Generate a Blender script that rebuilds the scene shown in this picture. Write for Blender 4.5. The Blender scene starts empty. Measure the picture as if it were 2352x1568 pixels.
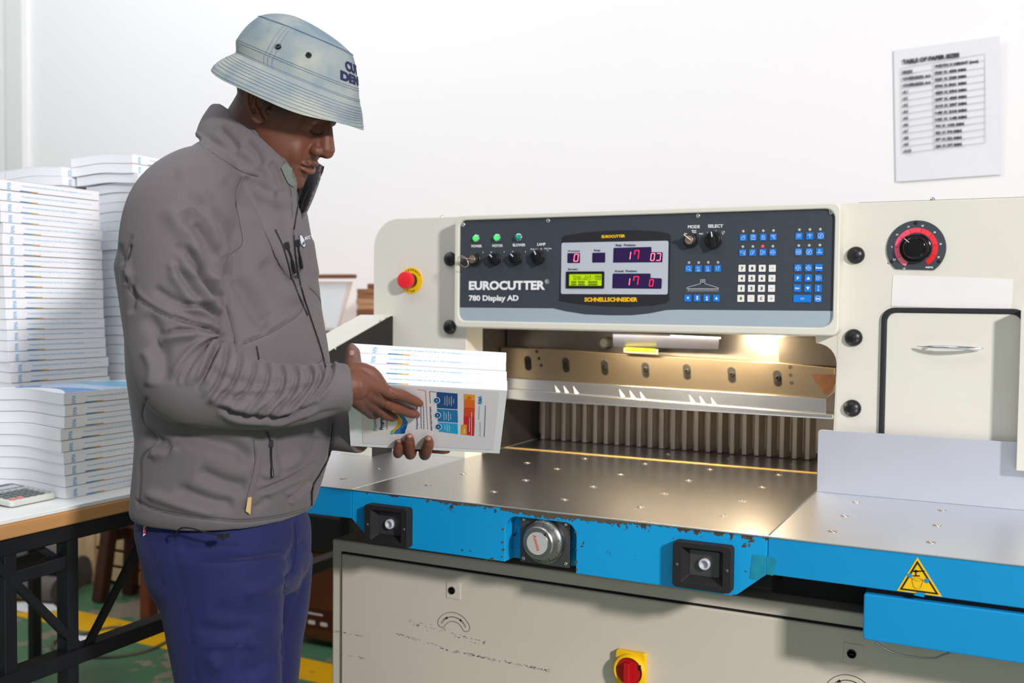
import bpy, bmesh, math, random
import numpy as np
from mathutils import Vector, Matrix
from mathutils.bvhtree import BVHTree
R_ = math.radians
SC = bpy.context.scene
COL = SC.collection
rnd = random.Random(7)

# ---------------------------------------------------------------- camera
YAW, PITCH, ROLL, FOC = 0.46438616, -0.03852992, 0.01022066, 2299.017
CAM = np.array([1.14246622, -1.5928322, 1.26531305])
def _rot():
    cy, sy = math.cos(YAW), math.sin(YAW)
    r = np.array([cy, sy, 0.]); f = np.array([-sy, cy, 0.]); u = np.array([0, 0, 1.])
    cp, sp = math.cos(PITCH), math.sin(PITCH)
    f, u = f*cp+u*sp, u*cp-f*sp
    cr, sr = math.cos(ROLL), math.sin(ROLL)
    r, u = r*cr+u*sr, u*cr-r*sr
    return r, u, f
RT, UP, FW = _rot()
cd = bpy.data.cameras.new('camera'); cam = bpy.data.objects.new('camera', cd); COL.objects.link(cam)
cam.matrix_world = Matrix(((RT[0], UP[0], -FW[0], CAM[0]), (RT[1], UP[1], -FW[1], CAM[1]), (RT[2], UP[2], -FW[2], CAM[2]), (0, 0, 0, 1)))
cd.sensor_width = 36; cd.lens = 36*FOC/2352; cd.clip_start = .05
cd.dof.use_dof = True; cd.dof.focus_distance = 1.72; cd.dof.aperture_fstop = 4.0
SC.camera = cam

# ---------------------------------------------------------------- light
SC.view_settings.view_transform = 'Standard'; SC.view_settings.look = 'None'
SC.view_settings.gamma = 1; SC.view_settings.use_curve_mapping = False
SC.view_settings.exposure = 0.0
w = bpy.data.worlds.new('world'); SC.world = w; w.use_nodes = True
bg = w.node_tree.nodes['Background']; bg.inputs[0].default_value = (.93, .96, 1, 1); bg.inputs[1].default_value = .24
def area(name, loc, target, size, power, color=(1, 1, 1), sizey=None, spread=180):
    l = bpy.data.lights.new(name, 'AREA'); l.energy = power; l.color = color; l.size = size
    if sizey: l.shape = 'RECTANGLE'; l.size_y = sizey
    l.spread = R_(spread)
    o = bpy.data.objects.new(name, l); COL.objects.link(o); o.location = loc
    d = Vector(target)-Vector(loc); o.rotation_euler = d.to_track_quat('-Z', 'Y').to_euler()
    return o
area('flash_lamp', (4.6, -2.8, 3.0), (-.2, -.1, 1.1), .38, 300, (1, .94, .93))
area('front_fill', (1.9, -4.2, 1.7), (.2, 0, 1.1), 2.6, 16, (.98, .98, 1), 1.8)  # soft fill added behind the camera, not a known window
area('hall_lights_front', (.3, -1.6, 4.2), (0, .3, 1), 2.6, 30, (.97, .98, 1), 1.2)
area('hall_lights_back', (-2.3, -.1, 4.3), (-2.6, 1.6, 1.6), 3.6, 64, (.96, .98, 1), .8)
area('hall_lights_left', (-2.6, -1.2, 3.6), (-.4, 0, 1), 1.6, 12, (.95, .97, 1), 1.2)

# ---------------------------------------------------------------- helpers
def ray(px, py): return FW + RT*(px-1176)/FOC - UP*(py-784)/FOC
def on(px, py, a, v):
    d = ray(px, py); i = 'xyz'.index(a); return CAM + d*((v-CAM[i])/d[i])
def dep(px, py, d): return CAM + ray(px, py)*d
def proj(P):
    q = np.asarray(P, float)-CAM; z = q@FW
    return np.stack([1176+FOC*(q@RT)/z, 784-FOC*(q@UP)/z], -1)
def s2l(c):
    if isinstance(c, str): c = tuple(int(c[i:i+2], 16)/255 for i in (0, 2, 4))
    return tuple((x/12.92 if x <= .04045 else ((x+.055)/1.055)**2.4) for x in c)+(1,)
MATS = {}
def mat(name, color, rough=.5, metal=0., var=.06, vscale=40., bump=0., bscale=300., spec=.5, emit=None, estr=0., coat=0., sss=0., trans=0., alpha=1., ior=1.45):
    m = bpy.data.materials.new(name); m.use_nodes = True; nt = m.node_tree; b = nt.nodes['Principled BSDF']
    c = s2l(color); b.inputs['Base Color'].default_value = c
    b.inputs['Roughness'].default_value = rough; b.inputs['Metallic'].default_value = metal
    b.inputs['Specular IOR Level'].default_value = spec; b.inputs['IOR'].default_value = ior
    b.inputs['Coat Weight'].default_value = coat; b.inputs['Transmission Weight'].default_value = trans; b.inputs['Alpha'].default_value = alpha
    if sss: b.inputs['Subsurface Weight'].default_value = sss; b.inputs['Subsurface Radius'].default_value = (.012, .005, .003); b.inputs['Subsurface Scale'].default_value = 1.
    if emit: b.inputs['Emission Color'].default_value = s2l(emit); b.inputs['Emission Strength'].default_value = estr
    tc = nt.nodes.new('ShaderNodeTexCoord')
    if var:
        n = nt.nodes.new('ShaderNodeTexNoise'); n.inputs['Scale'].default_value = vscale; n.inputs['Detail'].default_value = 5
        nt.links.new(tc.outputs['Object'], n.inputs['Vector'])
        mx = nt.nodes.new('ShaderNodeMix'); mx.data_type = 'RGBA'; mx.name = 'vary'
        mx.inputs['A'].default_value = tuple(x*(1-var) for x in c[:3])+(1,); mx.inputs['B'].default_value = tuple(min(1, x*(1+var)) for x in c[:3])+(1,)
        nt.links.new(n.outputs['Fac'], mx.inputs['Factor']); nt.links.new(mx.outputs['Result'], b.inputs['Base Color'])
    if bump:
        n2 = nt.nodes.new('ShaderNodeTexNoise'); n2.inputs['Scale'].default_value = bscale; n2.inputs['Detail'].default_value = 3
        nt.links.new(tc.outputs['Object'], n2.inputs['Vector'])
        bp = nt.nodes.new('ShaderNodeBump'); bp.inputs['Strength'].default_value = bump; bp.inputs['Distance'].default_value = .002; bp.name = 'bump'
        nt.links.new(n2.outputs['Fac'], bp.inputs['Height']); nt.links.new(bp.outputs['Normal'], b.inputs['Normal'])
    MATS[name] = m; return m
def chips(m, color, scale, thr, grad=None, rough=.8, stretch=(1, 1, 1)):
    """worn spots of another colour over the paint; grad=(axis,lo,hi,gain) makes them denser where the axis value runs lo->hi"""
    nt = m.node_tree; b = nt.nodes['Principled BSDF']; L = nt.links
    tc = nt.nodes.new('ShaderNodeTexCoord'); mp = nt.nodes.new('ShaderNodeMapping'); mp.inputs['Scale'].default_value = stretch
    L.new(tc.outputs['Object'], mp.inputs[0])
    n = nt.nodes.new('ShaderNodeTexNoise'); n.inputs['Scale'].default_value = scale; n.inputs['Detail'].default_value = 6; n.inputs['Roughness'].default_value = .65
    L.new(mp.outputs[0], n.inputs['Vector'])
    src = n.outputs['Fac']
    for g in (grad or []):
        sx = nt.nodes.new('ShaderNodeSeparateXYZ'); L.new(tc.outputs['Object'], sx.inputs[0])
        mr = nt.nodes.new('ShaderNodeMapRange'); mr.inputs['From Min'].default_value = g[1]; mr.inputs['From Max'].default_value = g[2]; mr.inputs['To Min'].default_value = 0; mr.inputs['To Max'].default_value = g[3]
        L.new(sx.outputs['XYZ'.index(g[0])], mr.inputs[0])
        ad = nt.nodes.new('ShaderNodeMath'); ad.operation = 'ADD'; L.new(src, ad.inputs[0]); L.new(mr.outputs[0], ad.inputs[1]); src = ad.outputs[0]
    r = nt.nodes.new('ShaderNodeMapRange'); r.inputs['From Min'].default_value = thr; r.inputs['From Max'].default_value = thr+.012; L.new(src, r.inputs[0])
    mx = nt.nodes.new('ShaderNodeMix'); mx.data_type = 'RGBA'
    if b.inputs['Base Color'].links: L.new(b.inputs['Base Color'].links[0].from_socket, mx.inputs['A'])
    else: mx.inputs['A'].default_value = b.inputs['Base Color'].default_value
    mx.inputs['B'].default_value = s2l(color); L.new(r.outputs[0], mx.inputs['Factor']); L.new(mx.outputs['Result'], b.inputs['Base Color'])
    return m

class MB:
    def __init__(s): s.v = []; s.f = []; s.m = []; s.sm = []
    def add(s, vs, fs, mi=0, smooth=False):
        o = len(s.v); s.v += [tuple(map(float, p)) for p in vs]; s.f += [tuple(i+o for i in f) for f in fs]; s.m += [mi]*len(fs); s.sm += [smooth]*len(fs); return s
    def box(s, a, b, mi=0):
        (x0, y0, z0), (x1, y1, z1) = a, b
        return s.add([(x0, y0, z0), (x1, y0, z0), (x1, y1, z0), (x0, y1, z0), (x0, y0, z1), (x1, y0, z1), (x1, y1, z1), (x0, y1, z1)],
                     [(0, 3, 2, 1), (4, 5, 6, 7), (0, 1, 5, 4), (1, 2, 6, 5), (2, 3, 7, 6), (3, 0, 4, 7)], mi)
    def prism(s, pts, o, u, v, n, d, mi=0, cap0=True, cap1=True, smooth=False):
        """outline pts (2D) in frame origin o, axes u,v; extruded along n by d"""
        o, u, v, n = (np.array(a, float) for a in (o, u, v, n)); k = len(pts)
        A = [o+u*p[0]+v*p[1] for p in pts]; B = [a+n*d for a in A]
        fs = [(i, (i+1) % k, k+(i+1) % k, k+i) for i in range(k)]
        if smooth: s.add(A+B, fs, mi, True); o2 = []; s.add(A, [tuple(range(k))[::-1]], mi) if cap0 else 0; s.add(B, [tuple(range(k))], mi) if cap1 else 0; return s
        if cap0: fs.append(tuple(range(k))[::-1])
        if cap1: fs.append(tuple(range(k, 2*k)))
        return s.add(A+B, fs, mi)
    def ring(s, outer, inner, o, u, v, n, d, mi=0):
        """plate with a hole; both outlines with the same number of points"""
        o, u, v, n = (np.array(a, float) for a in (o, u, v, n)); k = len(outer)
        P = [o+u*p[0]+v*p[1] for p in outer]; Q = [o+u*p[0]+v*p[1] for p in inner]
        V = P+Q+[p+n*d for p in P]+[q+n*d for q in Q]; fs = []
        for i in range(k):
            j = (i+1) % k
            fs += [(i, k+i, k+j, j), (2*k+i, 2*k+j, 3*k+j, 3*k+i), (i, j, 2*k+j, 2*k+i), (k+i, 3*k+i, 3*k+j, k+j)]
        return s.add(V, fs, mi)
    def lathe(s, prof, o, ax, mi=0, seg=24, smooth=True, cap=True):
        """prof: (radius, height) along ax"""
        o = np.array(o, float); ax = np.array(ax, float); ax /= np.linalg.norm(ax)
        t = np.array([1, 0, 0]) if abs(ax[0]) < .8 else np.array([0, 1, 0]); u = np.cross(ax, t); u /= np.linalg.norm(u); v = np.cross(ax, u)
        V = []; F = []
        for r, h in prof:
            for i in range(seg):
                a = 2*math.pi*i/seg; V.append(o+ax*h+(u*math.cos(a)+v*math.sin(a))*r)
        for j in range(len(prof)-1):
            for i in range(seg):
                k = (i+1) % seg; F.append((j*seg+i, j*seg+k, (j+1)*seg+k, (j+1)*seg+i))
        s.add(V, F, mi, smooth)
        if cap:
            s.add(V[:seg], [tuple(range(seg))[::-1]], mi); s.add(V[-seg:], [tuple(range(seg))], mi)
        return s
    def cyl(s, a, b, r, mi=0, seg=16, r2=None):
        a = np.array(a, float); b = np.array(b, float); h = np.linalg.norm(b-a)
        return s.lathe([(r, 0), (r if r2 is None else r2, h)], a, b-a, mi, seg)
    def tube(s, pts, r, mi=0, seg=8, close=False, flat=1.):
        P = [np.array(p, float) for p in pts]; n = len(P); V = []; F = []; prev = None
        for i in range(n):
            t = (P[(i+1) % n]-P[i-1]) if close else (P[min(i+1, n-1)]-P[max(i-1, 0)])
            t = t/(np.linalg.norm(t)+1e-12)
            if prev is None:
                a = np.array([0, 0, 1.]) if abs(t[2]) < .9 else np.array([1., 0, 0]); u = np.cross(t, a)
            else: u = prev-t*(prev@t)
            u /= np.linalg.norm(u)+1e-12; prev = u; v = np.cross(t, u); rr = r[i] if hasattr(r, '__len__') else r
            for k in range(seg):
                a = 2*math.pi*k/seg; V.append(P[i]+(u*math.cos(a)+v*math.sin(a)*flat)*rr)
        for i in range(n if close else n-1):
            for k in range(seg):
                j = (i+1) % n; F.append((i*seg+k, i*seg+(k+1) % seg, j*seg+(k+1) % seg, j*seg+k))
        s.add(V, F, mi, True)
        if not close: s.add(V[:seg], [tuple(range(seg))[::-1]], mi); s.add(V[-seg:], [tuple(range(seg))], mi)
        return s
    def ball(s, c, r, mi=0, seg=16, rings=10, sc=(1, 1, 1)):
        V = []; F = []
        for j in range(rings+1):
            p = math.pi*j/rings
            for i in range(seg):
                a = 2*math.pi*i/seg; V.append((c[0]+r*sc[0]*math.sin(p)*math.cos(a), c[1]+r*sc[1]*math.sin(p)*math.sin(a), c[2]+r*sc[2]*math.cos(p)))
        for j in range(rings):
            for i in range(seg): F.append((j*seg+i, (j+1)*seg+i, (j+1)*seg+(i+1) % seg, j*seg+(i+1) % seg))
        return s.add(V, F, mi, True)
    def bar(s, a, b, w, h, up=(0, 0, 1), mi=0):
        a = np.array(a, float); b = np.array(b, float); t = b-a; L = np.linalg.norm(t); t /= L
        u = np.cross(t, np.array(up, float)); u /= np.linalg.norm(u); v = np.cross(u, t)
        return s.prism([(-w/2, -h/2), (w/2, -h/2), (w/2, h/2), (-w/2, h/2)], a, u, v, t, L, mi)
    def text(s, txt, o, u, v, width=None, height=None, mi=0, depth=.0003, bold=.0, align='l', spacing=1.):
        """text starting at o, running along u, up along v; raised by depth along u x v"""
        V, F = text_mesh(txt, bold, spacing)
        if not len(V): return s
        x0, x1 = V[:, 0].min(), V[:, 0].max(); y1 = CAPH
        o, u, v = (np.array(a, float) for a in (o, u, v)); u = u/np.linalg.norm(u); v = v/np.linalg.norm(v); n = np.cross(u, v)
        if width is None: sy = height/y1; sx = sy
        else: sx = width/(x1-x0); sy = sx if height is None else height/y1
        off = {'l': x0, 'c': (x0+x1)/2, 'r': x1}[align]
        P = [o+u*(p[0]-off)*sx+v*p[1]*sy+n*depth for p in V]
        return s.add(P, F, mi)
    def build(s, name, mats, parent=None, bevel=0, seg=2, angle=35, **kw):
        me = bpy.data.meshes.new(name); me.from_pydata(s.v, [], s.f)
        if not isinstance(mats, (list, tuple)): mats = [mats]
        for m in mats: me.materials.append(MATS[m] if isinstance(m, str) else m)
        me.polygons.foreach_set('material_index', s.m); me.polygons.foreach_set('use_smooth', s.sm); me.update()
        bm = bmesh.new(); bm.from_mesh(me); bmesh.ops.recalc_face_normals(bm, faces=bm.faces)
        for e in bm.edges:
            if len(e.link_faces) == 2 and e.calc_face_angle(0) > .75: e.smooth = False
        bm.to_mesh(me); bm.free()
        o = bpy.data.objects.new(name, me); COL.objects.link(o)
        if parent is not None:
            o.parent = parent; o.matrix_parent_inverse = parent.matrix_world.inverted() if kw.get('keep', True) else Matrix()
        if bevel:
            b = o.modifiers.new('bevel', 'BEVEL'); b.width = bevel; b.segments = seg; b.limit_method = 'ANGLE'; b.angle_limit = R_(angle); b.harden_normals = False
        if kw.get('label'): o['label'] = kw['label']
        return o
_tc = {}
CAPH = .69
def text_mesh(txt, bold=0., spacing=1.):
    k = (txt, bold, spacing)
    if k in _tc: return _tc[k]
    cu = bpy.data.curves.new('t', 'FONT'); cu.body = txt; cu.size = 1; cu.offset = bold; cu.space_character = spacing; cu.resolution_u = 3
    o = bpy.data.objects.new('t', cu); me = o.to_mesh()
    V = np.array([v.co[:] for v in me.vertices]) if len(me.vertices) else np.zeros((0, 3)); F = [tuple(p.vertices) for p in me.polygons]
    o.to_mesh_clear(); bpy.data.objects.remove(o); bpy.data.curves.remove(cu)
    _tc[k] = (V, F); return _tc[k]
def rrect(x0, y0, x1, y1, r, n=5):
    rs = r if hasattr(r, '__len__') else (r,)*4; P = []
    for (cx, cy, a0), q in zip(((x0, y0, 180), (x1, y0, 270), (x1, y1, 0), (x0, y1, 90)), rs):
        ox = cx+(q if cx == x0 else -q); oy = cy+(q if cy == y0 else -q)
        for i in range(n+1):
            a = R_(a0+90*i/n); P.append((ox+q*math.cos(a), oy+q*math.sin(a)))
    return P
def thing(name, label, cat, loc=(0, 0, 0), group=None, rz=0):
    o = bpy.data.objects.new(name, None); COL.objects.link(o); o.location = loc; o.rotation_euler = (0, 0, rz); o.empty_display_size = .05
    o['label'] = label; o['category'] = cat
    if group: o['group'] = group
    bpy.context.view_layer.update() if False else None
    o.matrix_world = Matrix.Translation(loc) @ Matrix.Rotation(rz, 4, 'Z')
    return o
def tag(o, label, cat, group=None):
    o['label'] = label; o['category'] = cat
    if group: o['group'] = group
    return o
X_, Y_, Z_ = np.eye(3)
# ---------------------------------------------------------------- materials
mat('cream', 'D2D1C6', .42, var=.025, vscale=6, bump=.08, bscale=900)
chips(MATS['cream'], '6A6254', 26, .735)
mat('cream_side', 'D2D1C6', .42, var=.025, vscale=6)
m = mat('cabinet', 'CFC7B9', .5, var=.05, vscale=5, bump=.06, bscale=700)
chips(m, '6A655C', 9, .745, stretch=(.6, 1, 9))
chips(m, '5A4A3C', 60, .76)
mat('seam', '151515', .8, var=0)
m = mat('blue', '0D9AD8', .38, var=.05, vscale=9, bump=.05, bscale=500)
chips(m, '4B3D33', 46, .70, [('Z', .872, .9, .16), ('X', .12, .5, .05)])
chips(m, '2B3038', 70, .725, stretch=(1, 1, 1.6))
mat('blue_wing', '0A8ECB', .38, var=.05, vscale=9, bump=.05, bscale=500)
chips(MATS['blue_wing'], '3B3A38', 60, .725)
m = mat('steel_table', 'C6C6C8', .27, 1., var=.1, vscale=7, bump=.12, bscale=25)
mat('wing_table', 'E4E7EC', .36, 1., var=.04, vscale=4, bump=.05, bscale=40)
mat('guard_metal', 'C9CED8', .42, .6, var=.04, vscale=10, bump=.06, bscale=700)
mat('steel', 'A8A49C', .32, 1., var=.12, vscale=14, bump=.15, bscale=60)
mat('beam_metal', 'A09078', .3, .9, var=.16, vscale=9, bump=.1, bscale=120)
chips(MATS['beam_metal'], '5B4A38', 24, .70)
mat('blade_metal', 'C8CCD2', .22, .9, var=.08, vscale=12, bump=.1, bscale=30)
mat('dark_metal', '55504A', .45, .8, var=.2, vscale=12)
mat('tooth_metal', 'BDB3A6', .42, .7, var=.12, vscale=20)
mat('chrome', 'D8D8DA', .12, 1., var=0)
mat('black_plastic', '17181B', .38, var=.1, vscale=60)
mat('black_matt', '1B1B1D', .7, var=.1, vscale=60, bump=.2, bscale=500)
mat('rubber', '202227', .55, var=.1, vscale=60)
mat('panel_dark', '3A4149', .45, var=.05, vscale=80, bump=.05, bscale=900)
mat('panel_black', '25262B', .45, var=.05, vscale=80)
mat('panel_light', '9DACB6', .42, var=.02, vscale=30)
mat('display_face', 'B3BCC6', .4, var=.02, vscale=30)
mat('violet_glass', '2B1D4C', .18, var=.02, vscale=30)
mat('print_white', 'E6E9EC', .5, var=0)
mat('print_grey', 'A9ABA9', .5, var=0)
mat('print_yellow', 'F2BC14', .5, var=0)
mat('print_black', '17181A', .5, var=0)
mat('key_blue', '0F77D6', .35, var=.04, vscale=200)
mat('key_white', 'E4E3DE', .38, var=.03, vscale=200)
mat('led_off', 'B9B2A6', .35, var=0)
mat('led_red', 'FF3020', .3, var=0, emit='FF2418', estr=4)
mat('digit_red', 'FF2040', .3, var=0, emit='FF1838', estr=3.2)
mat('digit_hot', 'FF8090', .3, var=0, emit='FF5566', estr=4.5)
mat('lcd', 'A5C800', .3, var=.03, vscale=60, emit='A9CC00', estr=.35)
mat('lens_green', '2FCF5A', .15, var=0, emit='35E060', estr=.9)
mat('lens_teal', '0A8F78', .12, var=0, emit='0A9F80', estr=.12)
mat('key_metal', 'C3B09C', .35, .9, var=.1, vscale=80)
mat('red_cap', 'E0232F', .42, var=.04, vscale=90)
mat('red_glass', 'B5121B', .2, var=.03, vscale=90)
mat('yellow', 'EFC10C', .45, var=.04, vscale=60)
mat('brass', 'C9A55A', .35, 1., var=.1, vscale=60)
mat('yellow_strip', 'D9B767', .4, var=.1, vscale=40)
mat('paper_label', 'DEDCDA', .6, var=.02, vscale=30)
mat('lamp_glow', 'FFF0D0', .4, var=0, emit='FFE2B0', estr=9)
mat('alu', 'A9A9A8', .34, 1., var=.05, vscale=60)
mat('grey_plate', '5E5E60', .45, .7, var=.08, vscale=60)
mat('clear_plastic', 'B9BEC6', .2, var=0, spec=.7)

D = .449          # front plane of the side housings
PY = .402         # face of the control panel
mach = thing('paper_cutting_machine', 'large cream and blue guillotine paper cutter with dark control panel and steel table', 'paper cutter', (.4, .6, 0))
def M_(name, mb, mats, bevel=0, **kw): return mb.build(name, mats, kw.pop('parent', mach), bevel, **kw)
NY = -Y_
# cabinet under the table
b = MB().box((-.137, .12, .03), (1.5, 1.25, .762)); M_('base_cabinet', b, 'cabinet', .004)
b = MB()
b.box((-.108, .113, .05), (1.52, .1215, .7345)); M_('cabinet_door', b, 'cabinet', .003)
b = MB().box((-.112, .1192, .045), (1.52, .1208, .7385)); M_('door_gap', b, 'seam')
# side housings
def housing(name, x0, x1, r4, y1, yb=D):
    o = MB().prism(rrect(x0, .76, x1, 1.466, r4, 8), (0, yb, 0), X_, Z_, Y_, y1-yb); return M_(name, o, 'cream', .008, seg=3)
housing('side_housing', -.261, 0, (0.002, .002, .004, .07), .532)
M_('rear_housing', MB().box((-.25, .533, .76), (-.004, .9, 1.44)), 'cream_side', .01)
housing('side_housing', .803+.03, 1.5, (.002, .002, .01, .01), .82)
# front skin strip with the rounded corner of the throat opening at the right
P = [(.8335, .9), (.8335, 1.22), (.79, 1.22)] + [(.7935+.04*math.sin(R_(a)), 1.152+.04*math.cos(R_(a))) for a in range(0, 91, 15)] + [(.828, .9)]
M_('throat_corner', MB().prism(P, (0, D, 0), X_, Z_, Y_, .03), 'cream')
P = [(-.0, 1.22), (-.001, 1.16)]+[(.04-.04*math.cos(R_(a)), 1.16+.04*math.sin(R_(a))) for a in range(0, 91, 15)]+[(.045, 1.22)]
M_('throat_corner', MB().prism(P, (0, .53, 0), X_, Z_, Y_, .02), 'dark_metal')
# cover lines along the very top
M_('top_cover', MB().box((-.19, .50, 1.462), (-.005, .53, 1.470)), 'panel_dark'); M_('top_cover', MB().box((.86, .50, 1.462), (1.5, .80, 1.4715)), 'panel_dark')
M_('cover_bolt', MB().ball((-.105, .51, 1.472), .005), 'chrome'); M_('cover_bolt', MB().ball((.995, .52, 1.474), .005), 'chrome')
# upper cross member behind the control box and its underside
M_('cross_member', MB().box((-.002, .455, 1.205), (.835, .75, 1.452)), 'cream', .004)

# control box: a frame standing out from the housings
px = lambda x, y, yy=PY: (lambda p: (p[0], p[2]))(on(x, y, 'y', yy))
OUT = rrect(-.003, 1.2085, .8425, 1.4625, .014, 6)
INN = rrect(.0085, 1.2235, .8320, 1.4515, (.017, .024, .02, .017), 6)
fr = MB().ring(OUT, INN, (0, .396, 0), X_, Z_, Y_, .056); M_('control_box_frame', fr, 'cream', .0035, seg=3)
panel = M_('control_panel', MB().prism([(x*.9995+.0002, z) for x, z in INN], (0, PY, 0), X_, Z_, Y_, .006), 'panel_dark')
def S_(name, mb, mats, bevel=0, **kw): return mb.build(name, mats, panel, bevel, **kw)
EP = PY-.0003
# pale lower band with a dip under the display
zb0 = [px(*p) for p in [(1047, 706), (1270, 708), (1300, 715), (1345, 722), (1400, 724), (1450, 724), (1490, 720), (1530, 712), (1560, 711), (1915, 714)]]
zb = [(.0087, zb0[0][1])]+zb0[1:-1]+[(.8318, zb0[-1][1])]
P = zb[::-1]+[q for q in INN if q[1] < 1.2478][0:7]+[q for q in INN if q[1] < 1.2478][7:14]
S_('panel_band', MB().prism(P, (0, EP, 0), X_, Z_, Y_, .0008), 'panel_light')
# display unit
P = [px(*p) for p in [(1284, 690), (1285, 684), (1290, 560), (1291, 545), (1296, 541), (1340, 534), (1400, 529), (1460, 528), (1510, 531), (1536, 536), (1541, 541), (1541, 556), (1537, 690), (1532, 695), (1500, 701), (1450, 704), (1390, 703), (1330, 698)]]
disp = S_('display_unit', MB().prism(P, (0, PY-.0012, 0), X_, Z_, Y_, .002), 'panel_black', .0004)
c = [px(1289, 674), px(1533, 677), px(1536, 553), px(1293, 557)]
DY = PY-.0016
b = MB().prism(rrect(c[0][0], (c[0][1]+c[1][1])/2, c[2][0], (c[2][1]+c[3][1])/2, .004), (0, DY, 0), X_, Z_, Y_, .001)
b2 = b.build('display_unit', 'display_face', panel); b2.name = 'display_face'
def dwin(x0, y0, x1, y1, mi, r=.0012, yy=DY-.0005):
    a = px(x0, y1); e = px(x1, y0); return rrect(a[0], a[1], e[0], e[1], r)
def rot_step(pts):   # window with a smaller step at its right
    return [px(*p) for p in pts]
W__ = lambda *a: S_('readout_window', MB().prism(*a), 'violet_glass')
W__(dwin(1304, 581, 1333, 604, 0), (0, DY-.0005, 0), X_, Z_, Y_, .001)
W__(dwin(1361, 580, 1391, 603, 0), (0, DY-.0005, 0), X_, Z_, Y_, .001)
W__(rot_step([(1409, 603), (1410, 570), (1412, 569), (1496, 567), (1497, 569), (1497, 579), (1521, 579), (1523, 581), (1522, 601), (1521, 602)]), (0, DY-.0005, 0), X_, Z_, Y_, .001)
W__(rot_step([(1407, 662), (1408, 630), (1410, 628), (1494, 628), (1495, 630), (1495, 638), (1519, 639), (1521, 641), (1520, 661), (1519, 663)]), (0, DY-.0005, 0), X_, Z_, Y_, .001)

# red seven segment digits
SEG = {'0': 'abcdef', '1': 'bc', '7': 'abcf', 'J': 'abcd'}
def digit(mb, ch, x0, y0, x1, y1, mi=0, w=.0011):
    a = np.array(px(x0, y1)); e = np.array(px(x1, y0)); W, H = e-a; sl = H*.12
    pt = lambda u, v: np.array((a[0]+u*(W-sl)+v*sl, DY-.0011, a[1]+v*H))
    S = {'a': ((0, 1), (1, 1)), 'b': ((1, .5), (1, 1)), 'c': ((1, 0), (1, .5)), 'd': ((0, 0), (1, 0)), 'e': ((0, 0), (0, .5)), 'f': ((0, .5), (0, 1))}
    for k in SEG[ch]:
        p, q = pt(*S[k][0]), pt(*S[k][1]); t = (q-p)/np.linalg.norm(q-p); mb.bar(p+t*.0004, q-t*.0004, w, .0004, NY, mi)
b = MB()
digit(b, '0', 1319, 584, 1330, 600, 1); digit(b, '1', 1436, 578, 1450, 596, 1); digit(b, '7', 1457, 575, 1469, 595, 0)
digit(b, '0', 1495, 582, 1505, 598, 1); digit(b, 'J', 1508, 582, 1519, 598, 1)
digit(b, '1', 1434, 639, 1448, 655, 1); digit(b, '7', 1455, 635, 1468, 654, 0); digit(b, '0', 1492, 642, 1502, 657, 0)
S_('red_digits', b, ['digit_red', 'digit_hot'])
b = MB().ring(dwin(1301, 623, 1389, 662, 0, .002), dwin(1308, 629, 1384, 656, 0, .001), (0, DY-.0022, 0), X_, Z_, Y_, .003)
S_('screen_bezel', b, 'black_plastic', .0004)
b = MB().prism(dwin(1307, 628, 1385, 657, 0), (0, DY-.0004, 0), X_, Z_, Y_, .001)
S_('green_screen', b, 'lcd')
b = MB()
def ptext(mb, s, x0, y0, x1, y1, hpx, mi=0, bold=.02, yy=PY-.0008, depth=.0002, sp=1.):
    """string between the baseline ends (x0,y0)-(x1,y1), capitals hpx tall"""
    a = on(x0, y0, 'y', yy); e = on(x1, y1, 'y', yy); h = (on(x0, y0-hpx, 'y', yy)-a)[2]
    mb.text(s, a, e-a, Z_, np.linalg.norm(e-a), h, mi, depth, bold, spacing=sp)
YL = DY-.0008
ptext(b, 'Prog1   2:LA : 3888', 1317, 637, 1381, 637, 5, 0, 0, YL)
ptext(b, '00:207.00CX * 3000', 1317, 643, 1381, 643, 5, 0, 0, YL)
for k, (xx, n) in enumerate([(1313, 4), (1329, 5), (1352, 7)]):
    for j in range(n):
        for r_, yy in ((0, 645.5), (1, 651)):
            q = px(xx+j*3.1, yy+4); q2 = px(xx+j*3.1+2.3, yy); b.prism([q, (q2[0], q[1]), q2, (q[0], q2[1])], (0, YL, 0), X_, Z_, Y_, .0003)
S_('screen_text', b, mat('lcd_ink', '4E6400', .5, var=0))
# lettering on the panel
b = MB()
ptext(b, 'EUROCUTTER', 1077, 664.5, 1252, 664, 18, 0, .045)
ptext(b, '780 Display AD', 1077, 690, 1191, 690, 11.5, 0, .035)
ptext(b, 'R', 1254.5, 648.5, 1258, 648.5, 4.5, 0, .02)
for s, x0, y0, x1, h in [('POWER', 1083, 568, 1107, 5.6), ('MOTOR', 1131, 567, 1155, 5.6), ('BLOWER', 1178, 565.5, 1207, 5.8), ('LAMP', 1234, 564, 1253, 6), ('MODE', 1580, 524, 1607.5, 6.6), ('SELECT', 1626, 522.5, 1661, 6.8)]:
    ptext(b, s, x0, y0, x1, y0-.4, h, 0, .03)
for s, x0, y0, x1, h in [('Work Lamp', 1218, 573.5, 1237, 3), ('Cut Line', 1250, 572, 1267, 3), ('O', 1127, 581, 1130, 3.4), ('I', 1157.5, 580, 1158.5, 3.4), ('O', 1176, 580, 1179, 3.4), ('I', 1206.5, 579.5, 1207.5, 3.4), ('I', 1109, 581, 1110, 3.4), ('O', 1241, 574, 1245, 3.8), ('I', 1227, 578, 1228, 3.4), ('I', 1257.5, 577, 1258.5, 3.4),
                      ('Semi', 1588.5, 531, 1599, 3.4), ('Auto', 1589.5, 535, 1599.5, 3.4), ('Manual', 1571.5, 538.5, 1587, 3.4), ('Auto', 1605, 538, 1615, 3.4), ('N', 1641, 534, 1645.5, 4.5)]:
    ptext(b, s, x0, y0, x1, y0-.2, h, 0, .03)
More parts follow.
